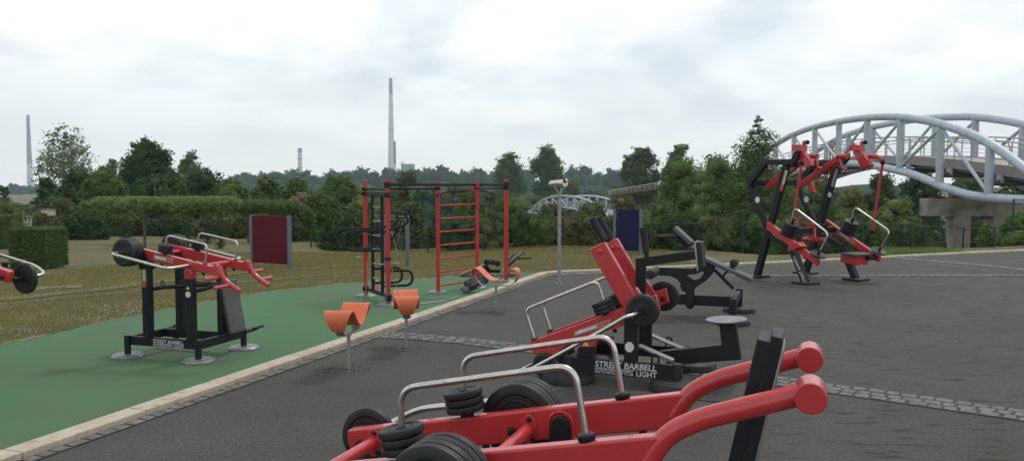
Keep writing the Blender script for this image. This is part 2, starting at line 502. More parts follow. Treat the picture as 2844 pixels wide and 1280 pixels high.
# cobbles
def cobbles(name, line, rows, size, jit=.18, z=.008, base=True):
    """several rows of hand-set stones along a ground line"""
    mb = MB()
    bmx = MB()
    pl = resample(line, .5); wtot = rows * size
    A = offs(pl, 0); B = offs(pl, wtot); k = len(pl)
    bmx.add([(x, y, .0045) for x, y in A] + [(x, y, .0045) for x, y in B], [(i, i + 1, k + i + 1, k + i) for i in range(k - 1)])
    tag(bmx.build(name + '_bed', GAP, None, 0, 180), kind='structure')
    for r in range(rows):
        pl = resample(offs(line, (r + .5) * size), .05)
        s0 = rg.uniform(0, size); acc = -s0; i = 0
        cum = [0]
        for a, b in zip(pl, pl[1:]): cum.append(cum[-1] + hypot(b[0] - a[0], b[1] - a[1]))
        t = s0; j = 0
        while t < cum[-1] - size:
            L = size * rg.uniform(.85, 1.35)
            m = t + L / 2
            while j < len(cum) - 2 and cum[j + 1] < m: j += 1
            a, b = pl[j], pl[j + 1]; f = (m - cum[j]) / max(1e-6, cum[j + 1] - cum[j])
            c = (a[0] + (b[0] - a[0]) * f, a[1] + (b[1] - a[1]) * f); d = ((b[0] - a[0]), (b[1] - a[1])); l = hypot(*d) or 1; d = (d[0] / l, d[1] / l)
            hl, hw = (L - .012) / 2, (size - .012) / 2; q = []
            for sx_, sy_ in ((-1, -1), (1, -1), (1, 1), (-1, 1)):
                x = sx_ * hl * (1 - rg.uniform(0, jit)); y = sy_ * hw * (1 - rg.uniform(0, jit))
                q.append((c[0] + d[0] * x - d[1] * y, c[1] + d[1] * x + d[0] * y))
            h = z + rg.uniform(0, .006); n0 = len(mb.v)
            cc = (sum(p[0] for p in q) / 4, sum(p[1] for p in q) / 4)
            tops = [(cc[0] + (p[0] - cc[0]) * .86, cc[1] + (p[1] - cc[1]) * .86) for p in q]
            tz = [h + rg.uniform(-.002, .002) for _ in q]
            mb.add([(x, y, .001) for x, y in q] + [(x, y, h * .72) for x, y in q] + [(p[0], p[1], z_) for p, z_ in zip(tops, tz)],
                   [(0, 1, 5, 4), (1, 2, 6, 5), (2, 3, 7, 6), (3, 0, 4, 7), (4, 5, 9, 8), (5, 6, 10, 9), (6, 7, 11, 10), (7, 4, 8, 11), (8, 9, 10, 11)])
            t += L + .002
    return tag(mb.build(name, STONE, None, 0, 50), kind='structure')


cobbles('cobble_gutter', offs(kout[:2], KW + .012), 1, .105)
cobbles('cobble_gutter', offs(kout[1:6], KW + .012), 3, .105)
cobbles('cobble_band', [G(1075, 922)[:2], G(1300, 938)[:2], G(1480, 960)[:2], G(1800, 1003)[:2], G(2150, 1045)[:2], G(2500, 1092)[:2], G(2844, 1140)[:2], G(3200, 1190)[:2]], 3, .112)
cobbles('cobble_band', [G(1990, 763)[:2], G(2300, 764)[:2], G(2600, 763)[:2], G(2844, 763)[:2], G(3000, 763)[:2]], 2, .13)
cobbles('cobble_band', [G(2430, 712)[:2], G(2481, 714)[:2], G(2673, 730)[:2], G(2844, 746)[:2], G(3000, 762)[:2]], 2, .16)


# ------------------------------------------------------------------ weights
def plate_mb(c, ax, R, t, mb=None):
    mb = mb or MB(); e = t * .32
    mb.lathe(c, ax, [(R * .16, -t * .5), (R * .22, -t * .5), (R * .24, -t * .36), (R * .52, -t * .36), (R * .55, -t * .47), (R * .58, -t * .36), (R * .70, -t * .36), (R * .74, -t * .5), (R - e, -t * .5), (R - e * .3, -t * .38), (R, 0),
                     (R - e * .3, t * .38), (R - e, t * .5), (R * .74, t * .5), (R * .70, t * .36), (R * .58, t * .36), (R * .55, t * .47), (R * .52, t * .36), (R * .24, t * .36), (R * .22, t * .5), (R * .16, t * .5)], 40)
    return mb


def stack(parent, c, ax, R, t, n, pitch=None, name='weight_plate'):
    ax = Vector(ax).normalized(); pitch = pitch or t
    for k in range(n):
        plate_mb(Vector(c) + ax * pitch * (k + .5), ax, R * (1 - .006 * (k % 2)), t).build(name, PLT, parent, 0, 40)


def bolt(mb, c, ax, r=.012, h=.010):
    mb.lathe(c, ax, [(r, 0), (r, h * .6), (r * .75, h), (r * .3, h * 1.1)], 10)


def disc_pad(parent, x, y, r=.155, h=.028, mat=None, dome=False, z0=0.003, name='foot_pad'):
    if dome: pr = [(r, 0), (r * 1.0, h * .35), (r * .93, h * .72), (r * .78, h * .95), (r * .5, h), (.02, h * 1.02)]
    else: pr = [(r, 0), (r, h * .35), (r * .88, h * .85), (r * .84, h), (.02, h)]
    return MB().lathe((x, y, z0), (0, 0, 1), pr, 40).build(name, mat or MUL, parent, 0, 30)


def arrow_sticker(parent, P0, P1, P2, thick_v, both=False, bg=GRY, fg=WHT):
    """sticker with an arrow on a lever side; P0 left end, P1 right end (middle of short sides), h = height vector"""
    P0, P1 = Vector(P0), Vector(P1); ex = (P1 - P0); L = ex.length; ex.normalize(); ey = Vector(P2).normalized(); h = Vector(P2).length
    def R(a, b): return P0 + ex * a * L + ey * b * h
    nv = Vector((0, -1, 0)) * thick_v
    def flat(pts, lift, mat, name):
        q = [R(*p) + nv * lift for p in pts]; n = len(q)
        m = MB().add([tuple(v) for v in q] + [tuple(v - nv * .9) for v in q], [tuple(range(n)), tuple(range(2 * n - 1, n - 1, -1))] + [(i, (i + 1) % n, (i + 1) % n + n, i + n) for i in range(n)])
        return m.build(name, mat, parent)
    flat([(0, -.5), (1, -.5), (1, .5), (0, .5)], 1.0, bg, 'sticker')
    flat([(.03, 0), (.20, -.42), (.20, -.22), (.62, -.22), (.62, .22), (.20, .22), (.20, .42)], 2.0, fg, 'arrow_mark')
    flat([(.66, -.2), (.95, -.2), (.95, .2), (.66, .2)], 2.0, SRED if bg is GRY else fg, 'arrow_mark')


def plaque(parent, c, n_, up, w, h, mat, sides=4, rot=0, name='sticker', t=.002):
    c = Vector(c); n_ = Vector(n_).normalized(); up = Vector(up); up = (up - n_ * up.dot(n_)).normalized(); sd = up.cross(n_)
    q = []
    for k in range(sides):
        a = 2 * pi * (k + .5) / sides + rot; s_ = 1 / cos(pi / sides) if sides == 4 else 1.
        q.append(c + sd * cos(a) * w / 2 * s_ + up * sin(a) * h / 2 * s_)
    m = MB().add([tuple(v + n_ * t) for v in q] + [tuple(v) for v in q], [tuple(range(sides)), tuple(range(2 * sides - 1, sides - 1, -1))] + [(i, (i + 1) % sides, (i + 1) % sides + sides, i + sides) for i in range(sides)])
    return m.build(name, mat, parent)


def lettering(parent, o, ex, ey, W, H):
    """STREET BARBELL / LIGHT with its two small lines"""
    o = Vector(o); ex = Vector(ex).normalized(); ey = Vector(ey).normalized(); ez = ex.cross(ey); o = o + ez * .0016
    text_part('lettering', 'STREET BARBELL', H * .66, parent, o + ey * H * .53, ex, ey, LET, .0008, W, .1)
    text_part('lettering', 'LIGHT', H * .60, parent, o + ex * W * .675 + ey * H * .01, ex, ey, LET, .0008, W * .33)
    MB().beam(o + ey * H * .455, o + ex * W * .66 + ey * H * .455, H * .03, .0016, tuple(ey)).build('lettering', LET, parent)
    text_part('lettering', 'OUTDOOR STRENGTH EQUIPMENT', H * .24, parent, o + ey * H * .24, ex, ey, LET, .0008, W * .63)
    text_part('lettering', 'EASY TO INSTALL EASY TO USE', H * .24, parent, o + ey * H * .02, ex, ey, LET, .0008, W * .63)


def ring(mb, c, r, t, ax=(0, 1, 0)):
    c = Vector(c); ax = Vector(ax).normalized(); a = Vector((0, 0, 1)); b = ax.cross(a)
    mb.tube([c - a * r * 2.2 + b * r] + [c + a * r * cos(k) + b * r * sin(k) for k in [pi * .5 - i * pi / 8 for i in range(9)]] + [c - a * r * 2.2 - b * r], t, 8)
    return mb


# ================================================= double lever machine on the green court
A = Z(290, 620, 5.27); B = Z(290, 800, 5.27)
L = Fr((-3.83, 7.9), -18); VN, VF = .05, .51
mL = empty('lever_strength_machine', 'black and red two lever machine on the green court with drooping red handles', 'fitness machine',
           (L.o[0], L.o[1], 0), L.yaw, 'plate loaded strength machines')
feet = [(.0, .02), (.83, .04), (.848, .715), (.0, .70)]
for x, y in feet:
    disc_pad(mL, x, y)
    MB().lathe((x, y, .025), (0, 0, 1), [(.031, 0), (.031, .185), (.027, .19)], 20).build('foot_post', BLK, mL)
bf = MB()
bf.beam((.03, .05, .163), (.83, .05, .163), .045, .088)
bf.beam((.03, .51, .163), (.83, .51, .163), .045, .088)
bf.beam((.012, .04, .163), (.012, .69, .163), .04, .085, (1, 0, 0)); bf.beam((.835, .06, .163), (.845, .70, .163), .045, .085, (1, 0, 0))
bf.build('base_frame', BLK, mL, .006)
fb = MB(); fb.beam((.85, .72, .175), (.85, .90, .180), .07, .03, (1, 0, 0)); fb.tube([(.872, .84, .19), (.872, 1.02, .19)], .014); fb.tube([(.83, .84, .172), (.83, 1.0, .172)], .014)
fb.build('foot_rest', BLK, mL, .003)
PU = (.235, .750)
for v in (VN, VF):
    for u in PU:
        top = .90 if u == PU[0] else .80
        m = MB(); m.beam((u, v, .205), (u, v, top), .078, .078); m.build('post', BLK, mL, .008)
    m = MB(); m.beam((PU[1], v, .80), (PU[1], v, .895), .084, .084); m.build('post_collar', RED, mL, .01)
    # rounded pivot bracket
    pv = [(PU[0] - .06, .88), (PU[0] + .06, .88), (PU[0] + .052, .96)] + [(PU[0] - .01 + .042 * cos(t), 1.0 + .042 * sin(t)) for t in [i * pi / 8 for i in range(9)]] + [(PU[0] - .06, .95)]
    m = MB(); m.prism(pv, v - .046, v - .031); m.prism(pv, v + .031, v + .046); m.build('pivot_bracket', BLK, mL, .003)
# braces
m = MB()
m.tube([(PU[0] + .02, VN + .04, .675), (PU[0] + .13, VN + .05, .70), (PU[1] - .0, VF - .03, .70)], .020, 10, .08)
m.tube([(PU[0] + .02, VF - .04, .70), (PU[1], VF - .02, .70)], .018, 10)
m.tube([(PU[1] + .02, VN + .02, .675), (PU[1] + .10, VN + .08, .70), (PU[1] + .06, VF - .03, .715)], .020, 10, .06)
m.build('brace', BLK, mL)
m = MB(); ring(m, (PU[0] + .12, VN + .07, .745), .016, .006, (0, 1, 0)); ring(m, (PU[1] + .10, VN + .14, .745), .016, .006, (0, 1, 0)); m.build('lifting_ring', BLK, mL)
m = MB()
for u, v, w in ((PU[0] + .045, VN, .665), (PU[0] + .045, VN, .60), (PU[1] + .045, VN, .665), (PU[1] + .045, VN, .60), (PU[0] - .0, VF - .045, .74), (PU[0] + .02, VF - .045, .70)): bolt(m, (u, v, w), (1, 0, 0) if v == VN else (0, -1, 0), .014, .012)
m.build('bolt', BLK, mL)


def lever_L(v, sgn):
    tp = L.p(A(1600, 630), v=VN); b2 = L.p(A(1690, 770), v=VN); t0 = L.p(A(700, 403), v=VN); b0 = L.p(A(1000, 640), v=VN)
    sl = (tp.z - t0.z) / (tp.x - t0.x)
    u0 = .045; hgt = t0.z + sl * (b0.x - t0.x) - b0.z
    poly = [(u0, t0.z + sl * (u0 - t0.x)), (tp.x, tp.z)] + L.poly([A(1625, 612), A(1652, 600), A(1668, 612), A(1690, 700), A(1702, 775)], VN) + [(u0, t0.z + sl * (u0 - t0.x) - hgt)]
    m = MB(); m.prism(poly, v - .026, v + .026); lv = m.build('lever', RED, mL, .006)
    hp = [Vector((p[0], v, p[1])) for p in L.poly([A(1672, 625), A(1700, 715), A(1745, 810), A(1830, 890), A(1975, 992)], VN)]
    m = MB(); m.tube(hp, .0245, 16, .05); m.lathe(hp[-1], hp[-1] - hp[-2], [(.0245, 0), (.0245, .004), (.020, .006)], 16); m.build('handle', RED, lv)
    for q, x in ((A(1690, 785), A(1480, 0)[0]), (A(1830, 908), A(1615, 0)[0])):
        a = L.p(q, v=VN); ln = VN - L.vof(a, x)
        m = MB(); m.tube([(a.x, v, a.z), (a.x, v + sgn * ln, a.z)], .0185, 14); m.lathe((a.x, v + sgn * ln, a.z), (0, sgn, 0), [(.0185, 0), (.017, .006), (.01, .009)], 14); m.build('grip', RED, lv)
    # small plates and their guard bar
    s = L.p(A(885, 420), v=VN); ax = Vector((-sl, 0, 1)).normalized()
    base = Vector((s.x, v, t0.z + sl * (s.x - t0.x)))
    MB().lathe(base, ax, [(.026, 0), (.026, .02)], 20).build('collar', BLK, lv)
    stack(lv, base + ax * .016, ax, .069, .026, 3)
    g = [base + ax * .05] + [Vector((p[0], v, p[1])) for p in L.poly([A(915, 175), A(1510, 315)], VN)] + [Vector((p[0], v, p[1])) for p in L.poly([A(1475, 590)], VN)]
    m = MB(); m.tube(g, .0095, 12, .055); m.build('guard_bar', STL, lv)
    MB().lathe(g[-1] - ax * .012, ax, [(.022, 0), (.022, .014), (.014, .018)], 20).build('collar', BLK, lv)
    # large plates outside the lever, with the outer guard loop
    pc = L.p(A(262, 432), v=-.12); vv = lambda k: v + sgn * -k
    cc = Vector((pc.x, v - sgn * -.026, pc.z)); cc = Vector((pc.x, v + sgn * .026, pc.z))
    stack(lv, cc, (0, sgn, 0), .139, .034, 4)
    e1 = L.p(A(1240, 615), v=.02); vo = VN - L.vof(e1, A(925, 0)[0]); c0 = Vector((pc.x, v + sgn * .03, pc.z))
    lp = [c0, Vector((pc.x, v + sgn * vo, pc.z + .005)), Vector((e1.x, v + sgn * vo, e1.z - .005)), Vector((e1.x, v + sgn * .02, e1.z))]
    m = MB(); m.tube(lp, .0150, 14, .07); m.build('guard_bar', STL, lv)
    m = MB(); m.lathe((e1.x, v + sgn * .024, e1.z), (0, sgn, 0), [(.038, 0), (.034, .006), (.02, .008)], 20); m.build('weld_plate', RED, lv)
    m = MB(); bolt(m, (L.p(A(840, 590), v=VN).x, v, b0.z + .03), (0, 0, -1), .016, .028 + .02); m.build('rubber_stop', RUB, lv); m = MB(); bolt(m, (L.p(A(1450, 745), v=VN).x, v, L.p(A(1450, 730), v=VN).z + .01), (0, 0, -1), .016, .03); m.build('rubber_stop', RUB, lv)
    return lv


l1 = lever_L(VN, -1); l2 = lever_L(VF, 1)
for u_, w_ in ((.265, 1.02), (.86, .925)): MB().tube([(u_, VN + .02, w_), (u_, VF - .02, w_)], .021, 14).build('cross_tube', RED, mL)
a0 = L.p(A(725, 487), v=VN - .026); a1 = L.p(A(1003, 552), v=VN - .026)
arrow_sticker(l1, a0, a1, (.012, 0, .042), .0015)
# back rest board
for (t, bm_, th, mt, nm) in (((.800, .74), (.905, .21), .03, PADM, 'back_rest'), ((.782, .73), (.882, .20), .02, BLK, 'back_rest_frame')):
    m = MB(); m.prism([(t[0], t[1]), (t[0] + th, t[1] + .004), (bm_[0] + th, bm_[1]), (bm_[0], bm_[1] - .006)], .40, .65); m.build(nm, mt, mL, .012)
ft = L.p(B(715, 862), v=VN - .024); ft2 = L.p(B(1160, 870), v=VN - .024)
lettering(mL, (ft.x, VN - .0235, .121), (1, 0, 0), (0, 0, 1), ft2.x - ft.x, .073)
plaque(mL, (PU[0], VN - .040, .80), (0, -1, 0), (0, 0, 1), .042, .17, YGR)
plaque(mL, (PU[0], VN - .0405, .735), (0, -1, 0), (0, 0, 1), .044, .062, SRED, t=.003)
plaque(mL, (PU[1], VN - .040, .715), (0, -1, 0), (0, 0, 1), .045, .045, YEL, 3, pi / 2 - pi / 3)
plaque(mL, (PU[1], VN - .040, .655), (0, -1, 0), (0, 0, 1), .062, .062, WHT, 8)

# ================================================= near machine: two raised levers with thick handles
E_ = Z(680, 850, 1.4977); Z3 = Z(680, 920, 3.219); Z4 = Z(1200, 920, 3.219); Z5 = Z(1760, 880, 2.898)
OF = (-.6, 2.35)
F = Fr(OF, -20)
fo = F.loc((0, 0, 0))
VN2, VF2 = 2.1 + fo[1], 2.56 + fo[1]
mF = empty('press_strength_machine', 'large red press machine nearest the viewer with thick raised red handles', 'fitness machine',
           (OF[0], OF[1], 0), F.yaw, 'plate loaded strength machines')
tl = F.p(E_(425, 515), v=VF2 - .025); tr = F.p(E_(1835, 362), v=VF2 - .025); br = F.p(E_(1780, 510), v=VF2 - .025); bm2 = F.p((1318, 1236.9), v=VF2 - .025)
slF = (tr.z - tl.z) / (tr.x - tl.x); hF = (tl.z + slF * (bm2.x - tl.x)) - bm2.z
zt = lambda u: tl.z + slF * (u - tl.x)
axF = Vector((-slF, 0, 1)).normalized()
handF = [F.p(Z5(*q), v=VF2) for q in ((320, 800), (420, 650), (520, 568), (700, 490), (900, 440), (1345, 325))]
stF = F.p(E_(925, 365), v=VF2); fitF = F.p(E_(1572, 385), v=VF2)
gF = [F.p(E_(*q), v=VF2) for q in ((905, 212), (1527, 122))]
ctF = [F.p(Z3(1160, 985), v=VF2 - .02), F.p(Z4(868, 870), v=VF2 - .02)]
pivF = F.p(Z4(1150, 830), v=VF2 - .03)
rimF = [F.p(Z3(1130, 930), v=VF2 + .13), F.p(Z4(835, 760), v=VF2 + .14)]

lpF = [F.p(Z3(1560, 690), v=VF2 + .30), F.p(Z4(600, 618), v=VF2 + .30)]
lpF[1] = lpF[0] + (lpF[1] - lpF[0]) * ((rimF[1].x - lpF[0].x) / (lpF[1].x - lpF[0].x))


def lever_F(v, sgn):
    poly = [(tl.x, tl.z), (tr.x, tr.z), (br.x, br.z), (br.x - .02, zt(br.x - .02) - hF), (tl.x + .01, tl.z - .055), (tl.x, tl.z - .045)]
    poly = [(tl.x, tl.z), (tr.x, tr.z), (br.x, br.z), (tl.x + .25, zt(tl.x + .25) - hF), (tl.x + .02, zt(tl.x) - hF * .8), (tl.x, tl.z - hF * .45)]
    m = MB(); m.prism(poly, v - .025, v + .025); lv = m.build('lever', RED, mF, .007)
    P = [Vector((p.x, v, p.z)) for p in handF]
    m = MB(); m.tube(P, .0285, 24, .09); m.build('handle', RED, lv)
    e = P[-1] + Vector((.025, 0, .004))
    m = MB(); m.lathe(e - Vector((0, .052, 0)), (0, 1, 0), [(.036, 0), (.0385, .003), (.0385, .101), (.036, .104)], 36); m.build('handle_end', RED, lv)
    b = Vector((stF.x, v, zt(stF.x)))
    MB().lathe(b, axF, [(.024, 0), (.024, .022)], 24).build('collar', BLK, lv)
    stack(lv, b + axF * .017, axF, .070, .0255, 3)
    f0 = Vector((fitF.x, v, zt(fitF.x)))
    g = [b + axF * .07] + [Vector((p.x, v, p.z)) for p in gF] + [f0 + axF * .004]
    m = MB(); m.tube(g, .0098, 20, .055); m.build('guard_bar', STL, lv)
    MB().lathe(f0, axF, [(.023, 0), (.025, .004), (.025, .015), (.022, .019), (.013, .020)], 28).build('collar', BLK, lv)
    # outer plates
    vv = v + sgn * .06
    MB().lathe((rimF[1].x, v + sgn * .02, rimF[1].z), (0, sgn, 0), [(.02, 0), (.02, .2)], 20).build('plate_axle', BLK, lv)
    stack(lv, (rimF[1].x, v + sgn * .055, rimF[1].z), (0, sgn, 0), .139, .034, 4)
    MB().lathe((rimF[0].x, v + sgn * .02, rimF[0].z), (0, sgn, 0), [(.02, 0), (.02, .13)], 20).build('plate_axle', BLK, lv)
    stack(lv, (rimF[0].x, v + sgn * .10, rimF[0].z), (0, sgn, 0), .116, .034, 1)
    lp = [Vector((rimF[0].x, v + sgn * .10, rimF[0].z)), Vector((rimF[0].x + .01, v + sgn * .30, rimF[0].z + .01)), Vector((lpF[0].x, v + sgn * .30, lpF[0].z)), Vector((lpF[1].x, v + sgn * .30, lpF[1].z)), Vector((rimF[1].x + .02, v + sgn * .02, rimF[1].z))]
    m = MB(); m.tube(lp, .0135, 18, .07); m.build('guard_bar', STL, lv)
    # arched pivot plate on the inner side, knobs
    s2 = -sgn
    u, w = pivF.x, pivF.z
    pv = [(u - .045, w - .14), (u + .045, w - .14), (u + .032, w - .01)] + [(u + .030 * cos(t), w + .030 * sin(t)) for t in [i * pi / 8 for i in range(9)]] + [(u - .032, w - .01)]
    m = MB(); m.prism(pv, *sorted((v + s2 * .026, v + s2 * .045))); m.build('pivot_bracket', BLK, lv, .003)
    m = MB(); rr = [(.040 * cos(t), .040 * sin(t)) for t in [i * pi / 10 for i in range(11)]]
    m.tube([(u + .042, v + s2 * .027, w - .05)] + [(u + a * 1.05, v + s2 * .027, w + b_ * 1.05) for a, b_ in rr] + [(u - .042, v + s2 * .027, w - .05)], .0055, 8); m.build('pivot_rim', RED, lv)
    m = MB()
    for c in ctF:
        bolt(m, (c.x + .004, v + s2 * .028, c.z + .036), (0, s2, 0), .009, .009); bolt(m, (c.x + .018, v + s2 * .028, c.z - .034), (0, s2, 0), .009, .009)
        m.ball((c.x - .058, v + s2 * .034, c.z - .012), .017, 14, (0, 1, 0), .6)
    m.build('bolt', BLK, lv)
    for c in ctF:
        m = MB(); m.prism([(c.x + .030 * cos(t), c.z + .052 * sin(t)) for t in [k * pi / 10 for k in range(20)]], *sorted((v + s2 * .024, v + s2 * .030)))
        m.build('flange', RED, lv, .002)
    m = MB(); bolt(m, (br.x - .10, v, zt(br.x - .10) - hF + .005), (0, 0, -1), .013, .035); m.build('rubber_stop', RUB, lv); m = MB(); bolt(m, (stF.x + .07, v, zt(stF.x + .07) - hF + .005), (0, 0, -1), .013, .03); m.build('rubber_stop', RUB, lv)
    return lv


lever_F(VF2, 1); lever_F(VN2, -1)
for c in ctF:
    m = MB(); m.tube([(c.x, VN2 + .02, c.z), (c.x, VF2 - .02, c.z)], .0225, 24); m.build('cross_tube', RED, mF)
# padded back rest seen from its edge
pt = F.p(Z5(1080, 110), v=VN2 + .10); pb = F.p(Z5(830, 1159), v=VN2 + .10); dz = (pt - pb); dz.normalize(); pb2 = pt - dz * .75
nx_ = Vector((dz.z, 0, -dz.x))
for nm, o0, th, dd, mt in (('pad', -.022, .036, -.030, BLK), ('pad', .0115, .031, -.012, BLK), ('pad_board', .043, .008, -.040, MUL)):
    a, b = pt + nx_ * o0 + dz * dd, pb2 + nx_ * o0
    m = MB(); m.prism([(a.x, a.z), (a.x + nx_.x * th, a.z + nx_.z * th), (b.x + nx_.x * th, b.z + nx_.z * th), (b.x, b.z)], VN2 + .11, VF2 - .19); m.build('back_' + nm, mt, mF, .004)
# frame below
uc = pb2.x
m = MB(); m.beam((uc - .95, VN2, .163), (uc + .10, VN2, .163), .05, .09); m.beam((uc - .95, VF2, .163), (uc + .10, VF2, .163), .05, .09)
m.beam((uc - .95, VN2, .17), (uc - .95, VF2, .17), .05, .08, (1, 0, 0)); m.beam((uc + .10, VN2, .17), (uc + .10, VF2, .17), .05, .08, (1, 0, 0))
m.beam((uc - .1, (VN2 + VF2) / 2, .2), (pb2.x + .05, (VN2 + VF2) / 2, pb2.z + .1), .06, .06); m.build('base_frame', BLK, mF, .006)
for v in (VN2, VF2):
    for u, t in ((pivF.x, pivF.z - .10), (max(stF.x - .30, uc - .92), zt(max(stF.x - .30, uc - .92)) - hF - .03)):
        MB().beam((u, v, .2), (u, v, t), .07, .05).build('post', BLK, mF, .006)
    for u in (uc - .95, uc + .10):
        disc_pad(mF, u, v + (-.06 if v == VN2 else .06)); MB().lathe((u, v + (-.06 if v == VN2 else .06), .02), (0, 0, 1), [(.031, 0), (.031, .2), (.027, .205)], 20).build('foot_post', BLK, mF)

# its twin at the far left edge of the court
m2 = copy_tree(mF); sc = 1.2
m2['label'] = 'red machine arm with one round black plate, cut by the left photo border'
m2.scale = (sc, sc, sc); m2.rotation_euler = (0, 0, radians(-20 + 180))
tgt = D(70, 773, (HC - rimF[0].z * sc) * FPX / 258)
r0 = Vector((rimF[0].x, VN2 - .117, 0)) * sc; an = radians(160)
for ch in m2.children:
    if ch.name.split('.')[0] in ('foot_post', 'foot_pad', 'base_frame'): ch.location.x += .16
    if ch.name.split('.')[0] == 'post': ch.location.x += .16
m2.location = (tgt[0] - (r0.x * cos(an) - r0.y * sin(an)), tgt[1] - (r0.x * sin(an) + r0.y * cos(an)), 0)

# ================================================= seated lever machine in the middle
C = Z(1440, 820, 3.864); Q = Z(1440, 580, 3.864); D_ = Z(1740, 820, 3.738); W = Z(1420, 560, 2.0338)
M = Fr((1.381, 6.632), -21)
mM = empty('seated_strength_machine', 'black and red machine with a round grey seat and two leaning red uprights', 'fitness machine',
           (M.o[0], M.o[1], 0), M.yaw, 'plate loaded strength machines')
for x, y in ((0, 0), (-.945, -.01), (-.01, .82), (-.95, .80)):
    disc_pad(mM, x, y, .235, .085, RUB, True)
    m = MB(); m.lathe((x, y, .04), (0, 0, 1), [(.043, 0), (.043, .168), (.040, .176), (.01, .178)], 22); m.build('foot_post', BLK, mM)
m = MB(); m.beam((-.95, 0, .142), (-.03, 0, .142), .055, .128); m.beam((-.95, .81, .142), (-.02, .82, .142), .05, .11)
m.beam((-.93, 0, .15), (-.93, .80, .15), .05, .11, (1, 0, 0)); m.beam((-.02, .02, .17), (-.02, .80, .17), .001, .001, (1, 0, 0))
m.build('base_frame', BLK, mM, .006)
# inclined seat rails (grey tops)
cV = .41
s1 = M.p(W(1195, 800), v=cV - .05); s2 = M.p(W(1298, 890), v=cV - .05); s3 = M.p(W(740, 870), v=cV - .05)
sb = M.poly([D_(330, 585), D_(985, 515), D_(960, 295), D_(1130, 290), D_(1190, 668), D_(560, 715)], cV - .045)
m = MB(); m.prism(sb, cV - .045, cV + .045); m.build('seat_beam', BLK, mM, .006)
for v0, v1, q in ((.03, cV - .05, (-.38, -.05)), (cV + .05, .80, (-.36, -.02))):
    m = MB(); m.add([(q[0], (v0 + v1) / 2 - .15 * (1 if v0 < .3 else -1), .30), (q[0] + .10, (v0 + v1) / 2 - .15 * (1 if v0 < .3 else -1), .30), (q[1], v0 if v0 < .3 else v1, .215), (q[1] - .12, v0 if v0 < .3 else v1, .215)], [(0, 1, 2, 3)])
for v0 in (.10, .62):
    m = MB(); m.beam((-.36, v0 + .06, .315), (-.06, v0 + .06, .205), .10, .02); m.build('step_plate', MUL, mM, .004)
sc_ = M.p(D_(1035, 248), v=cV)
MB().lathe((sc_.x, cV, sc_.z - .012), (-.06, -.02, 1), [(.05, -.02), (.05, 0), (.168, .001), (.175, .008), (.173, .016), (.02, .018)], 44).build('seat', MUL, mM)
m = MB(); ring(m, (M.p(D_(300, 625), v=.03).x, .03, .245), .028, .010, (0, 1, 0)); ring(m, (M.p(D_(440, 475), v=.78).x, .78, .26), .026, .010, (0, 1, 0)); m.build('lifting_ring', BLK, mM)
# side posts with round heads
pc = M.p(W(733, 620), v=-.09)
up0 = M.p(C(1118, 600), v=0); up1 = M.p(C(1290, 600), v=0)
for v in (.02, .62):
    hw = .058
    c = ((up0.x + up1.x) / 2, .56)
    poly = [(c[0] - hw, .20), (c[0] + hw, .20), (c[0] + hw, c[1])] + [(c[0] + hw * cos(t), c[1] + hw * sin(t)) for t in [i * pi / 8 for i in range(1, 8)]] + [(c[0] - hw, c[1])]
    m = MB(); m.prism(poly, v - .028, v + .028); m.build('post', BLK, mM, .006)
mb_ = M.poly([C(640, 555), C(815, 555), C(815, 650), C(640, 650)], .04)
MB().prism(mb_, .02, .12).build('stop_post', BLK, mM, .005); MB().prism([(a + .02, b) for a, b in mb_], .56, .66).build('stop_post', BLK, mM, .005)
m = MB(); m.prism(M.poly([C(660, 480), C(822, 480), C(822, 552), C(665, 552)], .04), .018, .124); m.build('post_collar', RED, mM, .006)
plaque(mM, M.p(C(722, 522), v=.017), (0, -1, 0), (0, 0, 1), .075, .062, YEL, 3, pi / 2 - pi / 3)


